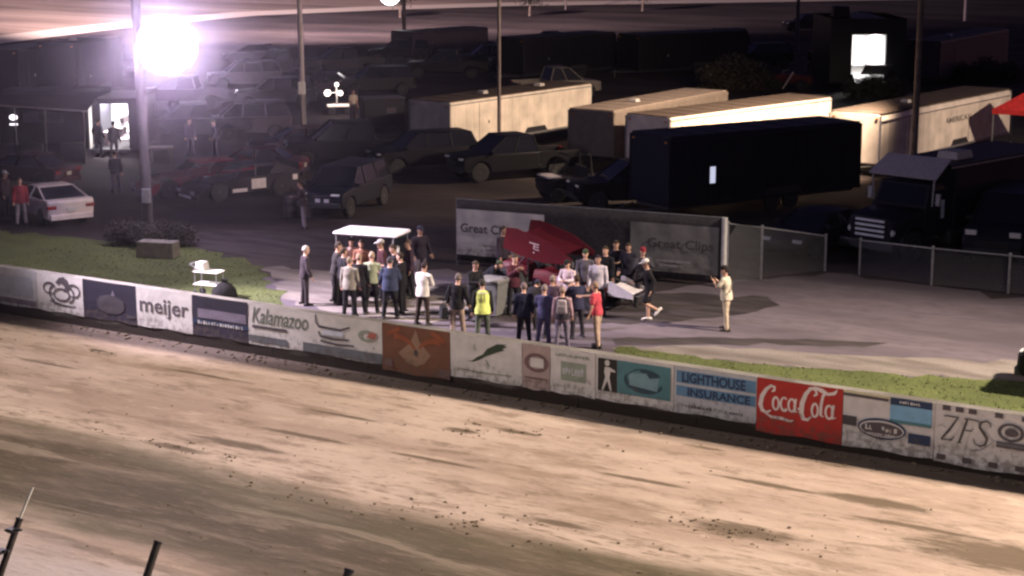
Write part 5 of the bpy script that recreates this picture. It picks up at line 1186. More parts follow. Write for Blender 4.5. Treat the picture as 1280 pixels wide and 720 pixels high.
mb = MB(); mb.add([(.905, q[0], q[1]) for q in ((-.40, 1.62), (-.34, 1.50), (-.28, 1.62), (-.22, 1.48), (-.14, 1.58), (-.18, 1.40), (-.28, 1.34), (-.38, 1.42))], [tuple(range(8))]); mb.add([(.905 - .05, q[0], q[1]) for q in ((-.42, 1.14), (-.16, 1.14), (-.16, 1.20), (-.42, 1.20))], [(0, 1, 2, 3)]); mb.build('emblem', mat('decal_white', (.7, .68, .74), .5), ws)
mb = MB(); mb.tube([(.62, .25, .80), (.42, .25, 1.0)], .02, 8); mb.lathe([(.17, -.012), (.18, 0), (.17, .012), (.15, 0)], (.41, .25, 1.01), 'x', 18); mb.build('steering_wheel', M_BLACK, gc)
for x in (-.72, .78):
    for s in (-1, 1): add_wheel(gc, x, s * .47, .23, .20, M_RIM)

# utility cart between the pickups
up = thing('utility_cart', 'small utility cart with a pale hood strip between the dark pickups', 'utility cart', aim(716, 249), R(200), None)
mb = MB(); mb.prism([(-1.3, .42)] + arch(-.85, .36, .32) + arch(.9, .36, .32) + [(1.35, .45), (1.4, .82), (.75, 1.0), (.4, 1.0), (.3, .5), (-.3, .5), (-.35, .86), (-1.35, .92)], -.70, .70, 0, None, .03); mb.build('body', P_DKGREY, up, .03, True)
mb = MB(); mb.box((1.0, 0, .985), (.62, 1.30, .05)); mb.build('hood', mat('pale_hood', (.42, .38, .40), .5), up, .01)
mb = MB()
for s in (-1, 1): mb.tube([(.75, s * .62, .95), (.35, s * .58, 1.82), (-.5, s * .58, 1.84), (-.6, s * .62, .9)], .03, 8)
mb.tube([(.35, -.58, 1.82), (.35, .58, 1.82)], .03, 8); mb.tube([(-.5, -.58, 1.84), (-.5, .58, 1.84)], .03, 8); mb.build('roll_cage', M_BLACK, up)
mb = MB(); mb.box((-.1, 0, .80), (.5, 1.2, .16)); mb.box((-.36, 0, 1.10), (.12, 1.2, .5)); mb.build('seat', M_BLACK, up, .03)
for x in (-.85, .9):
    for s in (-1, 1): add_wheel(up, x, s * .58, .31, .24, M_DKRIM)

# hauler: conventional cab, box body behind, slanted grey visor panel above the windscreen
hp = at(1085, 326); HA = PIT + R(-14)
hd = Vector((math.cos(HA), math.sin(HA), 0))
ht = thing('hauler_truck', 'dark race hauler truck with bright four bar grille and slanted grey visor panel', 'truck', (hp.x - hd.x * 4.6, hp.y - hd.y * 4.6, 0), HA)
mb = MB(); mb.loft([[Vector((x, y * w, z)) for y, z in ((-1, z0), (1, z0), (1, z1 - .12), (.82, z1), (-.82, z1), (-1, z1 - .12))] for x, w, z0, z1 in ((4.55, .80, .72, 1.46), (4.45, .88, .66, 1.52), (3.4, .98, .66, 1.62), (2.9, 1.0, .66, 1.66))]); mb.build('hood', P_CHAR, ht, .02, True)
for s in (-1, 1):
    mb = MB(); mb.prism(arch(3.65, .62, .55)[::1] + [(4.35, .62), (4.35, .85), (4.1, 1.20), (3.3, 1.24), (2.95, 1.0), (2.95, .55)], s * 1.02 - .15, s * 1.02 + .15); mb.build('fender', P_CHAR, ht, .04, True)
mb = MB(); mb.box((2.2, 0, 1.18), (1.45, 2.1, 1.05)); frustum(mb, 1.48, 2.9, 1.48, 2.58, 2.08, 1.92, 1.7, 2.42); mb.build('cab', P_CHAR, ht, .04)
mb = MB(); mb.add([(2.915, -.90, 1.74), (2.915, .90, 1.74), (2.625, .84, 2.34), (2.625, -.84, 2.34)], [(0, 1, 2, 3)]); mb.build('windscreen', M_GLASS, ht)
for s in (-1, 1):
    mb = MB(); mb.add([(1.75, s * 1.06, 1.72), (2.70, s * 1.06, 1.72), (2.50, s * .985, 2.30), (1.75, s * .985, 2.30)], [(0, 1, 2, 3)]); wd = mb.build('side_window', M_GLASS, ht)
    mb = MB(); mb.box((1.95, s * 1.065, 1.55), (.18, .02, .62)); mb.build('door_panel', mat('pale_door_panel', (.55, .55, .60), .4), ht)
    mb = MB(); mb.box((2.65, s * 1.32, 1.95), (.10, .16, .40)); mb.tube([(2.55, s * 1.05, 1.8), (2.65, s * 1.3, 1.9)], .02, 6); mb.build('mirror', M_STEEL, ht, .02)
    mb = MB(); mb.lathe([(.02, .05), (.11, .04), (.125, 0), (.12, -.06)], (4.50, s * .78, 1.0), 'x', 16); mb.build('headlight', M_LENS, ht, 0, True)
mb = MB()
for k in range(4): mb.box((4.585, 0, .86 + k * .165), (.05, 1.12, .075))
mb.build('grille', mat('grille_bright', (.85, .83, .88), .35, .0), ht, .01)
mb = MB(); mb.box((4.74, 0, .58), (.22, 2.1, .30)); mb.build('bumper', M_DKSTEEL, ht, .04)
mb = MB(); mb.add([(q[0] + dx, q[1], q[2] + dz) for dx, dz in ((0, 0), (-.03, -.05)) for q in ((1.85, -1.22, 3.22), (1.85, 1.22, 3.22), (2.85, 1.30, 2.66), (2.85, -1.30, 2.66))], [(0, 1, 2, 3), (7, 6, 5, 4), (0, 3, 7, 4), (1, 5, 6, 2), (3, 2, 6, 7), (0, 4, 5, 1)]); mb.build('visor_panel', mat('visor_grey', (.46, .42, .46), .5), ht)
for s in (-1, 1): mb = MB(); mb.tube([(2.72, s * 1.14, 1.72), (2.74, s * 1.2, 2.66)], .035, 8); mb.build('visor_post', M_STEEL, ht)
mb = MB(); mb.box((-1.9, 0, 1.86), (6.7, 2.44, 2.22)); mb.build('box_body', P_NAVY, ht, .05)
mb = MB(); mb.box((-1.6, 0, 2.99), (6.9, 2.52, .05)); mb.build('roof', P_BLACK, ht, .02)
mb = MB(); mb.box((-1.6, -1.275, 2.93), (6.9, .03, .06)); mb.box((-1.6, 1.275, 2.93), (6.9, .03, .06)); mb.build('roof_trim', M_STEEL, ht)
mb = MB(); mb.box((.2, .35, 3.16), (1.0, .85, .28), taper=(.9, .9)); mb.build('roof_unit', mat('roof_unit_pale', (.5, .45, .42), .5), ht, .04)
for s in (-1, 1):
    mb = MB(); mb.ball((-.9, s * 1.235, 1.30), (.12, .015, .12), 12, 6); mb.prism([(-1.02, .92), (-.78, .92), (-.90, 1.10)], s * 1.235 - .008, s * 1.235 + .008); mb.build('decal', mat('decal_dim', (.16, .16, .26), .5), ht)
    for x in (3.65, -3.2): add_wheel(ht, x, s * 1.0, .50, .30, M_RIM)
    mb = MB(); mb.box((1.1, s * 1.0, .55), (1.2, .5, .5)); mb.build('fuel_tank', M_DKSTEEL, ht, .1)
# long dark motorhome on the far side of the hauler, at the right edge
car('dark van parked in the shade behind the hauler at the right edge', 'van', 'parked_van', P_CHAR, 5.6, 2.0, 1.35, 2.2, 'suv', None, aim(1262, 318), PIT + R(4), M_DKRIM, .38)

# ------------------------------------------------------------------ fences, poles, lamps, small things
ga, gb = at(571, 330), at(903, 359)
gd = (gb - ga); GL = gd.length; GA = math.atan2(gd.y, gd.x)
fz = thing('screened_fence', 'tall grey mesh screened fence behind the red winged car', 'fence', tuple(ga), GA)
mb = MB(); nx = 40
vs = [(GL * i / nx, .012 * math.sin(i * 1.3 + j) , .12 + (2.12 - .12) * j / 6) for j in range(7) for i in range(nx + 1)]
mb.add(vs, [(j * (nx + 1) + i, j * (nx + 1) + i + 1, (j + 1) * (nx + 1) + i + 1, (j + 1) * (nx + 1) + i) for j in range(6) for i in range(nx)])
sc_ = mb.build('screen', cloth('screen_grey', (.055, .050, .056)), fz, 0, True); sm = sc_.modifiers.new('s', 'SOLIDIFY'); sm.thickness = .01
for k in range(5):
    mb = MB(); mb.tube([(GL * k / 4, .05, 0), (GL * k / 4, .05, 2.16)], .035, 10); mb.build('post', M_STEEL, fz)
mb = MB(); mb.tube([(0, .05, 2.14), (GL, .05, 2.14)], .025, 8); mb.build('rail', M_STEEL, fz)
mb = MB(); mb.tube([(GL + .03, -.02, 0), (GL + .03, -.02, 2.16)], .085, 12); mb.build('end_post', mat('post_white', (.62, .60, .58), .5), fz)
def great(label, x0, x1, mtl, ink, tx):
    w = x1 - x0; mb = MB(); nx = 20
    mb.add([(w * i / nx, -.035 + .012 * math.sin(i * .9 + 2 * j), .34 + 1.50 * j / 5) for j in range(6) for i in range(nx + 1)], [(j * (nx + 1) + i, j * (nx + 1) + i + 1, (j + 1) * (nx + 1) + i + 1, (j + 1) * (nx + 1) + i) for j in range(5) for i in range(nx)])
    o = mb.build('vinyl_banner', mtl, None, 0, True); o.location = ga + Vector((math.cos(GA), math.sin(GA), 0)) * x0; o.rotation_euler = (0, 0, GA)
    tag(o, label, 'banner', 'white banners on the screened fence')
    mb = MB(); fit_text(mb, 'Great Clips', w * tx[0], w * tx[1], 1.0, 1.38, -.062, 0, .02); mb.build('lettering', ink, o)
    mb = MB(); 
    for k, (a, b) in enumerate(((.30, .70), (.34, .62))): mb.add([(w * a, -.060, .66 - k * .14), (w * b, -.060, .66 - k * .14), (w * b, -.060, .72 - k * .14), (w * a, -.060, .72 - k * .14)], [(0, 1, 2, 3)])
    mb.build('small_print', vinyl('faint_grey', (.38, .36, .38)), o)
great('white two word banner at the left end of the screened fence', .02, 3.1, vinyl('banner_white', (.70, .66, .70)), V_INK, (.05, .66))
great('white two word banner, shade painted in, at the right end of the screened fence', GL - 3.0, GL - .15, vinyl('banner_white_dim', (.23, .22, .22)), V_INK, (.2, .95))  # vinyl darkened to paint the light falling off along the fence
q = at(825, 347); ps = thing('stanchion_post', 'thin white post standing in front of the right hand banner', 'post', tuple(q))
mb = MB(); mb.tube([(0, 0, 0), (0, 0, 1.05)], .035, 10, dome=True); mb.build('pole', mat('post_white', (.6, .6, .6)), ps)
mb = MB(); mb.lathe([(.18, 0), (.18, .03), (.06, .06)], n=18); mb.build('base', M_DKSTEEL, ps, 0, True)

def mesh_fence(label, pts, zs, group):
    """pts: ground points of the posts; zs: rail heights at each"""
    root = thing('chain_link_fence', label, 'fence', tuple(pts[0]), 0, group); o0 = pts[0]
    rel = [p - o0 for p in pts]
    for p, z in zip(rel, zs):
        mb = MB(); mb.tube([p, p + Vector((0, 0, z))], .038, 10, dome=False); mb.ball(p + Vector((0, 0, z + .02)), .05, 10, 6); mb.build('post', M_STEEL, root)
    mb = MB(); mb.tube([p + Vector((0, 0, z - .02)) for p, z in zip(rel, zs)], .026, 8); mb.build('rail', M_STEEL, root)
    mb = MB()
    for (p, z), (q, y) in zip(list(zip(rel, zs))[:-1], list(zip(rel, zs))[1:]):
        d = q - p; L = d.length; k = int(L / .10)
        for i in range(-12, k + 1):
            for sgn in (0, 1):
                # each diamond wire runs diagonally between ground and rail
                n_ = 2; u0, u1 = (i * .10) / L, (i * .10 + min(z, y)) / L
                a0, a1 = max(0, u0), min(1, u1)
                if a1 <= a0: continue
                h0 = (a0 - u0) / (u1 - u0); h1 = (a1 - u0) / (u1 - u0)
                if sgn: h0, h1 = 1 - h0, 1 - h1
                za, zb = z + (y - z) * a0, z + (y - z) * a1
                A, Bv = p + d * a0 + Vector((0, 0, .04 + h0 * (za - .06))), p + d * a1 + Vector((0, 0, .04 + h1 * (zb - .06)))
                mb.tube([A, Bv], .0035, 3)
    mb.build('wire_mesh', M_STEEL, root)
    return root
mesh_fence('chain link fence sloping down from the white post, left of the gate gap', [at(908, 357), at(951, 349), at(1031, 339)], [1.95, 1.66, 1.16], 'chain link fences')
mesh_fence('chain link fence in front of the hauler truck, right of the gate gap', [at(1074, 344), at(1164, 357), at(1260, 367), at(1370, 380)], [1.14, 1.18, 1.18, 1.18], 'chain link fences')

def pole(name, label, px, py, r, top, m, group=None, cat='pole', box=None, lean=0.0):
    root = thing(name, label, cat, tuple(at(px, py)), 0, group)
    mb = MB(); mb.tube([(0, 0, -.2), (lean * .5, 0, top * .5), (lean, 0, top)], [r, r * .92, r * .8], 14); mb.build('shaft', m, root, 0, True)
    for k in (1,):
        mb = MB(); mb.box((lean, 0, top - .8), (1.6, .10, .12)); mb.build('crossarm', M_WOODPOLE, root)
    if box:
        mb = MB(); mb.box((lean * box[0] / top, -r - .09, box[0]), (.34, .18, box[1])); mb.build('meter_box', mat('box_white', (.8, .78, .78), .4), root, .02)
        mb = MB(); mb.tube([(r * .7, -r * .8, .2), (r * .7, -r * .8, box[0] - .3)], .03, 8); mb.build('conduit', M_STEEL, root)
    return root
pole('utility_pole', 'pale slim pole carrying a small white box, left of centre', 380, 172, .14, 12, mat('pole_pale', (.42, .36, .37), .7), 'poles among the pits', box=(2.55, .62), lean=-.12)
pole('utility_pole', 'slim dark pole standing in front of the long white trailer', 624, 205, .085, 12, mat('pole_dim', (.15, .12, .115), .7), 'poles among the pits')
pl_ = pole('utility_pole', 'brown wooden pole in front of the rounded white trailer', 1141, 224, .145, 13, M_WOODPOLE, 'poles among the pits')
# the warm yard lamp on its head, above the frame, that lights the trailer sides
mb = MB(); mb.tube([(0, 0, 8.5), (-.8, -1.2, 8.7)], .05, 8); mb.lathe([(.05, .10), (.22, .06), (.28, -.08), (.26, -.12), (.02, -.10)], (-.9, -1.3, 8.6), n=16); mb.build('yard_lamp', M_DKSTEEL, pl_, 0, True)
b0 = Vector(pl_.location) + Vector((-.9, -1.3, 8.4))
spot('yard_lamp', b0, (0, 84, 0), 30000, (1.0, .74, .52), 118, .35, .3)
spot('fill_trailer_side', (32, 69, 8.6), (23.5, 83, 1.6), 10000, (1.0, .76, .58), 52, .6, .3)  # added lamp out of view to brighten the rounded white trailer's side
pole('utility_pole', 'far grey pole left of the glowing trailer', 996, 62, .16, 12, mat('pole_dim', (.15, .12, .11)), 'poles among the pits')
pole('utility_pole', 'far pale pole near the top right corner', 1206, 26, .17, 12, mat('pole_pale', (.4, .4, .4)), 'poles among the pits')
pole('utility_pole', 'tiny far pole at the top edge, right of centre', 707, 12, .12, 11, mat('pole_dim', (.15, .12, .11)), 'poles among the pits')

def flood_heads(root, c, rows, cols, rad, gap, face, estr, col):
    """a bank of round floodlights looking along face"""
    yaw = math.atan2(face[1], face[0]); pit = math.atan2(face[2], math.hypot(face[0], face[1]))
    M = Matrix.Translation(c) @ Matrix.Rotation(yaw, 4, 'Z') @ Matrix.Rotation(-pit, 4, 'Y')
    lm = mat('floodlight_glass_%d' % int(estr * 10), (1, 1, 1), .3, emit=col, estr=estr)
    for i in range(rows):
        for j in range(cols):
            y, z = (j - (cols - 1) / 2) * gap, (i - (rows - 1) / 2) * gap
            if math.hypot(y, z) > gap * rows * .5: continue
            mb = MB(); mb.lathe([(.05, -.34), (rad * .55, -.30), (rad * .92, -.08), (rad, 0.0), (rad * .96, .03), (rad * .9, 0)], (0, y, z), 'x', 18, 0, M); hdn = mb.build('lamp_head', M_DKSTEEL, root, 0, True)
            mb = MB(); mb.lathe([(rad * .94, .0), (rad * .7, .05), (rad * .35, .075), (.01, .085)], (0, y, z), 'x', 18, 0, M); mb.build('lens', lm, hdn, 0, True)
    mb = MB()
    for i in range(rows): mb.tube([M @ Vector((-.36, -gap * cols / 2, (i - (rows - 1) / 2) * gap)), M @ Vector((-.36, gap * cols / 2, (i - (rows - 1) / 2) * gap))], .04, 8)
    mb.tube([M @ Vector((-.36, 0, -gap * rows / 2)), M @ Vector((-.36, 0, gap * rows / 2))], .05, 8)
    mb.build('lamp_rack', M_DKSTEEL, root)
lp = at(186, 298)
fl = thing('floodlight_pole', 'thick pale pole with a blinding bank of white floodlights', 'light pole', tuple(lp), 0)
mb = MB(); mb.tube([(0, 0, -.2), (-.06, 0, 5), (-.16, 0, 13)], [.195, .175, .15], 16); mb.build('shaft', mat('pole_weathered_grey', (.065, .055, .058), .8, 0, .25, 2, .4, 10), fl, 0, True)
lz = height_at(186, 298, 55)
cen = Vector((1.02, -.52, lz)); toC = Vector((0, 0, H)) - (lp + cen)
face = Vector((.30, -1, -.04)).normalized()
mb = MB(); mb.tube([(0, -.1, lz), (.8, -.1, lz)], .06, 8); mb.tube([(0, -.1, lz - .8), (.8, -.1, lz - .5)], .05, 8); mb.build('arm', M_DKSTEEL, fl)
flood_heads(fl, cen, 1, 1, 1.08, .8, tuple(toC.normalized()), 18, (1.0, .93, 1.0))
mb = MB(); mb.box((.02, -.24, 1.55), (.30, .16, .5)); mb.build('switch_box', M_STEEL, fl, .02)
for nm, aim_, pw, an in (('flood_glare', (0, 0, 11), 60000, 45),):
    d = bpy.data.lights.new(nm, 'SPOT'); d.energy = pw; d.color = (.95, .78, 1.0); d.spot_size = R(an); d.spot_blend = .9; d.shadow_soft_size = .9
    o = bpy.data.objects.new(nm, d); link(o, fl); w_ = lp + cen + toC.normalized() * .75
    o.location = cen + toC.normalized() * .75
    o.rotation_euler = (Vector(aim_) - w_).to_track_quat('-Z', 'Y').to_euler()
d = bpy.data.lights.new('flood_spill', 'POINT'); d.energy = 3200; d.color = (.85, .70, 1.0); d.shadow_soft_size = .9
o = bpy.data.objects.new('flood_spill', d); link(o, fl); o.location = cen + toC.normalized() * .55
# far lamp at the top edge
fp = at(500, 66); f2 = thing('floodlight_mast', 'far mast with a bright white lamp cut by the top of the photo', 'light pole', tuple(fp), 0)
mb = MB(); mb.tube([(.35, .3, 0), (.35, .3, 9)], .16, 10); mb.build('shaft', mat('pole_dim', (.15, .12, .11)), f2)
z2 = height_at(500, 66, -7); c2 = Vector((-.75, -.3, z2)); flood_heads(f2, c2, 1, 1, .95, .8, tuple((Vector((0, 0, H)) - (fp + c2)).normalized()), 9, (1, .96, .95))
mb = MB(); mb.tube([(.35, .3, z2), (-.75, -.1, z2)], .06, 8); mb.build('arm', M_DKSTEEL, f2)

# bright portable work lights far off, left of centre
wl_ = at(424, 143); t = thing('work_light_stand', 'cluster of bright work lights on a low cart far off beside the white box pole', 'work light', tuple(wl_), .2)
em = mat('work_lamp', (1, 1, 1), .4, emit=(1, .86, .78), estr=3.5)
mb = MB(); mb.box((0, 0, .52), (1.35, .6, .12)); mb.build('cart_bed', mat('cart_bed_glow', (.7, .62, .58), .5, emit=(1, .85, .78), estr=.55), t, .02)  # faint glow put into the bed in place of lamplight
for x in (-.45, .45):
    mb = MB(); mb.lathe([(.18, -.04), (.2, 0), (.18, .04)], (x, -.25, .2), 'y', 14); mb.build('wheel', M_RUBBER, t)
mb = MB(); mb.tube([(-.12, 0, .5), (-.12, 0, 1.75)], .05, 8); mb.tube([(-.75, 0, 1.25), (.15, 0, 1.25)], .035, 8); mb.build('stand', M_STEEL, t)
for x, z, r in ((-.66, 1.24, .19), (.08, 1.22, .15), (-.12, 1.72, .12)):
    mb = MB(); mb.ball((x, -.08, z), (r, .08, r), 12, 7); mb.build('lamp', em, t, 0, True)
d = bpy.data.lights.new('work_lamp', 'POINT'); d.energy = 130; d.color = (1, .8, .68); d.shadow_soft_size = .3
o = bpy.data.objects.new('work_lamp', d); link(o, t); o.location = (-.2, -.6, 1.4)
q = at(478, 160); t = thing('generator_box', 'dark boxy generator beside the bright work lights', 'generator', tuple(q), .3)
mb = MB(); mb.box((0, 0, .85), (2.2, 1.3, 1.5)); mb.build('housing', P_CHAR, t, .05)
mb = MB(); mb.box((0, 0, 1.64), (2.3, 1.4, .07)); mb.build('lid', P_PURP, t, .02)
mb = MB(); mb.box((.35, -.66, 1.0), (.5, .02, .3)); mb.build('louvre', P_PURP, t)
for x in (-.7, .7):
    mb = MB(); mb.lathe([(.2, -.08), (.24, 0), (.2, .08)], (x, -.55, .24), 'y', 14); mb.build('wheel', M_RUBBER, t)
# low bench of glowing white top by the floodlight pole
q = at(202, 204); t = thing('folding_table', 'small folding table with a brightly lit white top beside the floodlight pole', 'table', tuple(q), .05)
mb = MB(); mb.box((0, 0, .74), (1.05, .55, .05)); mb.build('table_top', mat('table_white', (.8, .76, .8), .5, emit=(1, .9, 1), estr=.0), t, .01)
for x in (-.45, .45):
    for y in (-.22, .22): mb = MB(); mb.tube([(x, y, 0), (x * .9, y, .72)], .018, 6); mb.build('leg', M_STEEL, t)

# hedge round the pole and the pale block before it
def leafy(name, label, cat, blobs, n_, size, m, pos=(0, 0, 0), stems=True, group=None, seed=1):
    rr = random.Random(seed); root = thing(name, label, cat, pos, 0, group); mb = MB(); tot = sum(b_[3] ** 2 for b_ in blobs)
    for (x, y, z, r, sq) in blobs:
        for _ in range(int(n_ * r * r / tot)):
            u = rr.uniform(-1, 1); a = rr.uniform(0, 6.283); q = math.sqrt(1 - u * u); k = r * (rr.uniform(.55, 1.12) if rr.random() < .8 else rr.uniform(.2, .6))
            c = Vector((x + q * math.cos(a) * k, y + q * math.sin(a) * k, max(.03, z + u * k * sq)))
            d1 = Vector((rr.gauss(0, 1), rr.gauss(0, 1), rr.gauss(0, .6))).normalized(); d2 = d1.cross(Vector((rr.gauss(0, 1), rr.gauss(0, 1), rr.gauss(0, 1)))).normalized(); s = size * rr.uniform(.6, 1.5)
            mb.add([c - d1 * s, c + d2 * s * .4, c + d1 * s, c - d2 * s * .4], [(0, 1, 2, 3)], 0 if rr.random() < .7 else 1)
    mb.build('foliage', m, root)
    mb = MB()
    for (x, y, z, r, sq) in blobs:
        for _ in range(3): mb.tube([(x + rr.uniform(-.1, .1), y + rr.uniform(-.1, .1), 0), (x + rr.uniform(-.5, .5) * r, y + rr.uniform(-.5, .5) * r, z + r * .4 * sq)], [.03, .01], 5)
    mb.build('stem', M_WOODPOLE, root)
    return root
LEAF = [mat('leaf_dark', (.030, .028, .020), .7, 0, .3, 2), mat('leaf_dark_warm', (.055, .042, .030), .7, 0, .3, 2)]
leafy('shrub', 'dark low shrub wrapped round the foot of the floodlight pole', 'shrub', [(-1.0, 0, .40, .52, .9), (-.55, -.1, .45, .50, .9), (0, -.55, .45, .48, .9), (.5, -.2, .48, .48, .9), (1.0, -.1, .45, .46, .9), (1.35, -.3, .35, .40, .9)], 5200, .055, LEAF, tuple(at(187, 306)), seed=5)
leafy('shrub', 'round dark shrub far beyond the pale roofed trailer', 'shrub', [(-1.2, 0, .8, 1.1, .8), (0, 0, 1.1, 1.4, .85), (1.2, .2, .9, 1.2, .8), (2.0, 0, .6, .8, .8)], 5200, .12, LEAF, tuple(at(915, 112)), seed=6)
leafy('shrub', 'dark shrub mass below the glowing trailer', 'shrub', [(-1.2, 0, .5, .8, .8), (0, 0, .6, .9, .85), (1.3, .2, .5, .9, .8)], 3600, .10, [mat('leaf_olive', (.035, .045, .022), .7, 0, .3, 2), LEAF[0]], tuple(at(1092, 122)), seed=7)
leafy('shrub', 'dark shrub against the mauve trailer near the top right', 'shrub', [(-1.5, 0, .6, 1.0, .8), (0, 0, .8, 1.1, .85), (1.6, .2, .6, 1.0, .8)], 3600, .12, LEAF, tuple(at(1232, 104)), seed=8)
for k, (px, py, hgt, lab) in enumerate(((803, 14, 4.5, 'tiny dark tree on the far side of the track, right of centre'), (662, 20, 4.0, 'tiny dark tree on the far side of the track near the centre'), (500, 22, 4.5, 'tiny dark tree right of the top edge lamp'))):
    rr = random.Random(k); q = at(px, py); root = thing('tree', lab, 'tree', tuple(q), 0, 'far dark trees')
    mb = MB(); mb.tube([(0, 0, 0), (.05, 0, hgt * .5), (0, 0, hgt * .8)], [.14, .09, .03], 8)
    for a in range(6): mb.tube([(0, 0, hgt * (.3 + .07 * a)), (math.cos(a * 1.1) * .8, math.sin(a * 1.1) * .8, hgt * (.45 + .08 * a))], [.05, .015], 5)
    mb.build('trunk', M_WOODPOLE, root); mb = MB()
    for _ in range(1500):
        c = Vector((rr.gauss(0, .75), rr.gauss(0, .75), hgt * .65 + rr.gauss(0, hgt * .16))); d1 = Vector((rr.gauss(0, 1), rr.gauss(0, 1), rr.gauss(0, 1))).normalized(); d2 = d1.cross(Vector((rr.gauss(0, 1), rr.gauss(0, 1), rr.gauss(0, 1)))).normalized()
        mb.add([c - d1 * .16, c + d2 * .08, c + d1 * .16, c - d2 * .08], [(0, 1, 2, 3)])
    mb.build('crown', LEAF[0], root)
q = at(198, 321); t = thing('concrete_block', 'pale concrete block on the grass below the floodlight pole', 'block', tuple(q), R(-14))
mb = MB(); mb.box((0, 0, .27), (1.35, .6, .54), taper=(.97, .94)); mb.build('block', mat('pale_block', (.17, .155, .13), .9, 0, .2, 4, .5, 20), t, .03)
mb = MB(); 
for x in (-.35, .35): mb.tube([(x - .08, 0, .52), (x - .08, 0, .60), (x + .08, 0, .60), (x + .08, 0, .52)], .014, 6)
mb.build('lifting_loop', M_DKSTEEL, t)

# little wheeled trolley on the grass
q = at(262, 372); t = thing('hand_trolley', 'small silver trolley with white trays and a dark sack on the bright grass', 'trolley', tuple(q), R(-20))
for x in (-.36, .36):
    for y in (-.2, .2): mb = MB(); mb.tube([(x, y, .12), (x, y, .82 + (.14 if x < 0 else 0))], .018, 6); mb.build('leg', M_STEEL, t)
for z in (.42, .80):
    mb = MB(); mb.box((0, 0, z), (.82, .48, .035)); mb.build('shelf', mat('tray_white', (.72, .70, .64), .35), t, .008)
mb = MB(); mb.box((-.22, 0, .95), (.34, .34, .26), taper=(.8, .85)); mb.build('basket', mat('silver_box', (.66, .64, .60), .3, .4), t, .03)
mb = MB(); mb.tube([(-.36, -.2, .94), (-.52, -.2, 1.02), (-.52, .2, 1.02), (-.36, .2, .94)], .016, 8); mb.build('handle', M_STEEL, t)
for x in (-.36, .36):
    for y in (-.22, .22): mb = MB(); mb.lathe([(.10, -.025), (.12, 0), (.10, .025)], (x, y, .12), 'y', 14); mb.build('wheel', M_RUBBER, t)
q2 = at(272, 374); mb = MB(); mb.loft([[Vector((.02 + r * math.cos(2 * math.pi * i / 14) * (1 + .1 * math.sin(3 * i)), r * .8 * math.sin(2 * math.pi * i / 14), z)) for i in range(14)] for z, r in ((.0, .30), (.12, .38), (.32, .34), (.48, .20), (.55, .07), (.62, .12))])
o = mb.build('sack', cloth('sack_black', (.012, .011, .012)), None, 0, True); o.location = (q2.x + .22, q2.y - .1, 0); tag(o, 'black sack slumped on the grass against the silver trolley', 'sack')

# grey wheeled bin behind the yellow vest
q = at(615, 395); t = thing('wheeled_bin', 'pale grey wheeled bin behind the person in the yellow vest', 'bin', tuple(q), R(-28))
gm_ = mat('bin_grey', (.13, .13, .125), .55)
mb = MB(); mb.loft([[Vector((x * w, y * d_, z)) for x, y in ((-1, -1), (1, -1), (1, 1), (-1, 1))] for z, w, d_ in ((.06, .27, .27), (.98, .38, .36), (1.00, .41, .39), (1.04, .41, .39))]); mb.build('body', gm_, t, .02)
mb = MB(); mb.loft([[Vector((x * w, y * w, z)) for x, y in ((-1, -1), (1, -1), (1, 1), (-1, 1))] for z, w in ((1.045, .41), (1.08, .41), (1.12, .30))]); mb.build('lid', mat('bin_lid', (.16, .155, .15), .5), t, .02)
for s in (-1, 1): mb = MB(); mb.lathe([(.10, -.03), (.12, 0), (.10, .03)], (s * .30, .27, .12), 'x', 14); mb.build('wheel', M_RUBBER, t)
mb = MB(); mb.tube([(-.3, .40, .98), (-.3, .50, 1.0), (.3, .50, 1.0), (.3, .40, .98)], .018, 8); mb.build('handle', M_BLACK, t)
# dark drum pair left of the marker plate car
for k, (px, py, c_, lab) in enumerate(((364, 272, (.02, .018, .02), 'black oil drum by the dark pickup'), (383, 270, (.24, .20, .22), 'pale grey drum by the dark pickup'))):
    t = thing('drum', lab, 'drum', tuple(at(px, py)), 0, 'drums beside the lane')
    mb = MB(); mb.lathe([(.28, 0), (.29, .02), (.285, .29), (.30, .31), (.285, .33), (.285, .58), (.30, .60), (.285, .62), (.285, .87), (.29, .90), (.27, .89)], n=22); mb.build('body', mat('drum_%d' % k, c_, .5), t, 0, True)
    mb = MB(); mb.lathe([(.27, .885), (.02, .886)], n=22); mb.lathe([(.04, .886), (.04, .91), (.03, .915)], (.15, 0, 0), n=10); mb.build('lid', mat('drum_lid_%d' % k, tuple(x * 1.3 for x in c_), .5), t)

# red pop up canopy at the right edge
q = at(1283, 200); t = thing('canopy_tent', 'bright red pop up canopy at the right edge behind the hauler', 'canopy', tuple(at(1290, 196)), R(-32))
for x in (-1.5, 1.5):
    for y in (-1.5, 1.5): mb = MB(); mb.tube([(x, y, 0), (x, y, 2.1)], .03, 8); mb.build('leg', M_STEEL, t)
mb = MB(); mb.add([(-1.55, -1.55, 2.08), (1.55, -1.55, 2.08), (1.55, 1.55, 2.08), (-1.55, 1.55, 2.08), (-1.55, -1.55, 2.30), (1.55, -1.55, 2.30), (1.55, 1.55, 2.30), (-1.55, 1.55, 2.30), (0, 0, 3.3)], [(0, 1, 5, 4), (1, 2, 6, 5), (2, 3, 7, 6), (3, 0, 4, 7), (4, 5, 8), (5, 6, 8), (6, 7, 8), (7, 4, 8)]); mb.build('canopy', cloth('canopy_red', (.72, .05, .05)), t)
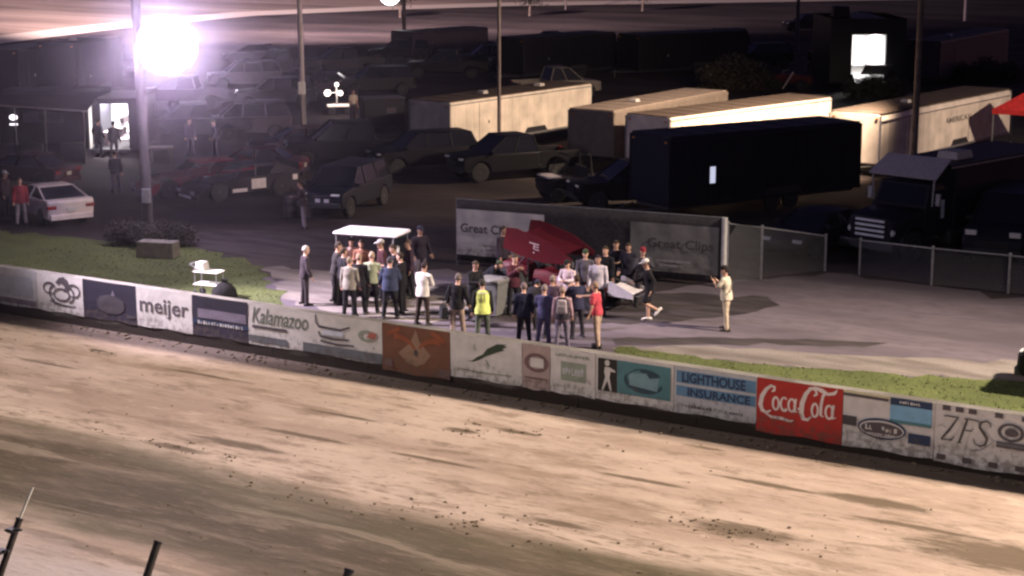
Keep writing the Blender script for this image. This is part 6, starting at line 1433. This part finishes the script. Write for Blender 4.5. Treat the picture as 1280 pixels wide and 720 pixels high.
# red quad under the far pair
q = at(990, 112); t = thing('quad_bike', 'dark red quad bike with one pale strut under the far pair of figures', 'quad bike', tuple(q), R(150))
mb = MB(); mb.loft([[Vector((x, y * w, z)) for y, z in ((-1, z0), (1, z0), (.8, z1), (-.8, z1))] for x, w, z0, z1 in ((-1.3, .35, .5, .9), (-.5, .30, .45, 1.0), (.2, .28, .45, 1.05), (.8, .45, .5, 1.0), (1.3, .35, .5, .8))]); mb.build('body', paint('quad_red', (.10, .02, .02)), t, .03, True)
mb = MB(); mb.tube([(.5, -.5, 1.25), (.55, 0, 1.2), (.5, .5, 1.25)], .03, 8); mb.tube([(.8, 0, .9), (.55, 0, 1.2)], .03, 8); mb.build('handlebar', M_STEEL, t)
mb = MB(); mb.tube([(.4, .65, .1), (-.3, .65, 1.2)], .06, 8); mb.build('strut', mat('strut_pale', (.5, .42, .4)), t)
for x in (-.85, .9):
    for s in (-1, 1): add_wheel(t, x, s * .52, .36, .32, M_DKRIM)
# dark race car parked behind trailer roofs: pale cab top
t = car('dim pale truck cab showing over the roof of the long white trailer', 'pickup truck', 'pickup_truck', paint('dim_white', (.16, .14, .13)), 5.4, 1.9, 1.15, 1.95, 'pickup', None, aim(695, 122), R(20), M_DKRIM, .4)

# nose of a parked pickup entering at the right edge, throwing a long shadow on the grass
q = at(1267, 484); t = car('black pickup of which only the nose and whip aerial show at the right edge', 'pickup truck', 'pickup_truck', P_BLACK, 5.6, 1.98, 1.16, 1.86, 'pickup', 'dark pickups parked in the pits', (q.x + E1.x * 2.9 + E2.x * .6, q.y + E1.y * 2.9 + E2.y * .6, 0), WA + math.pi + R(4), M_DKRIM, .42)
mb = MB(); mb.tube([(2.55, .55, .95), (2.50, .58, 1.9)], .018, 8); mb.ball((2.50, .58, 1.92), .03, 8, 6); mb.build('aerial', M_DKSTEEL, t)

# debris fence posts close to the camera: bent tops over the track
def fence_post(label, px, py, t_off, mw, extra=False):
    """top of the post seen at (px, py), the post standing t_off metres from the wall on the stand side"""
    s_, z_ = hit(px, py, t_off); p = st(s_, t_off)
    t = thing('debris_fence_post', label, 'fence post', (p.x, p.y, 0), math.atan2(E2.y, E2.x), 'debris fence posts in front of the stand')
    b_ = max(z_ - 1.15, .6)
    mb = MB(); mb.tube([(-.75, .0, 0), (-.75, 0, b_ - .15), (-.68, 0, b_), (0, 0, z_)], mw, 10); mb.build('post', mat('post_rust', (.05, .040, .034), .7, .3, .3, 8), t, 0, True)
    mb = MB(); mb.tube([(0, 0, z_), (.012, 0, z_ + .02)], mw * 1.15, 10); mb.build('end_cap', M_DKSTEEL, t)
    if extra:
        mb = MB(); mb.tube([(0, 0, z_), (.28, .02, z_ + .36)], .016, 6); mb.build('rod', mat('rod_pale', (.6, .58, .52), .4), t)
        for k in range(4):
            f = -.12 - .22 * k
            mb = MB(); mb.box((f, .0, z_ + f * 1.0 + .02), (.12, .10, .05)); mb.tube([(f, -.16, z_ + f + .05), (f + .02, .16, z_ + f - .02)], .018, 6); mb.build('cable_clamp', M_DKSTEEL, t)
    return t
fence_post('rusty debris fence post with bent top, alone near the lower left', 197, 679, -19.0, .050)
fence_post('debris fence post with cable clamps and a thin pale rod, lower left corner', 24, 650, -19.0, .045, True)
fence_post('debris fence post of which only the tip shows at the lower edge', 436, 714, -19.0, .055)

# ------------------------------------------------------------------ night air: a thin haze hangs over the whole place
hm = bpy.data.materials.new('night_haze'); hm.use_nodes = True
hn, hl = hm.node_tree.nodes, hm.node_tree.links; hn.remove(hn['Principled BSDF'])
pv = hn.new('ShaderNodeVolumePrincipled'); pv.inputs['Color'].default_value = (.86, .80, .90, 1); pv.inputs['Density'].default_value = HAZE; pv.inputs['Anisotropy'].default_value = 0.93
hl.new(pv.outputs[0], hn['Material Output'].inputs['Volume'])
mb = MB(); mb.box((0, 0, 6.6), (1300, 1300, 15.2)); hz = mb.build('haze', hm); tag(hz, kind='stuff', label='thin night haze hanging over the whole speedway', cat='haze')

# added scattering volume that makes the bloom round the big lamp
dm = bpy.data.materials.new('halo_volume'); dm.use_nodes = True
n, l = dm.node_tree.nodes, dm.node_tree.links; n.remove(n['Principled BSDF'])
tc = n.new('ShaderNodeTexCoord').outputs['Object']; ln = n.new('ShaderNodeVectorMath'); ln.operation = 'LENGTH'; l.new(tc, ln.inputs[0])
fall = rng(n, l, ln.outputs['Value'], 0.0, 4.6, 1.0, 0.0, False); dens = math_n(n, l, 'MULTIPLY', math_n(n, l, 'POWER', fall, 2.6), HALO_DENSITY)
pv = n.new('ShaderNodeVolumePrincipled'); pv.inputs['Color'].default_value = (.9, .8, 1, 1); l.new(dens, pv.inputs['Density']); l.new(pv.outputs[0], n['Material Output'].inputs['Volume'])
mb = MB(); mb.ball((0, 0, 0), 4.6, 24, 14); o = mb.build('halo', dm); o.location = lp + cen; tag(o, 'added light scattering volume that makes the bloom round the blinding floodlight', 'halo', kind='stuff')
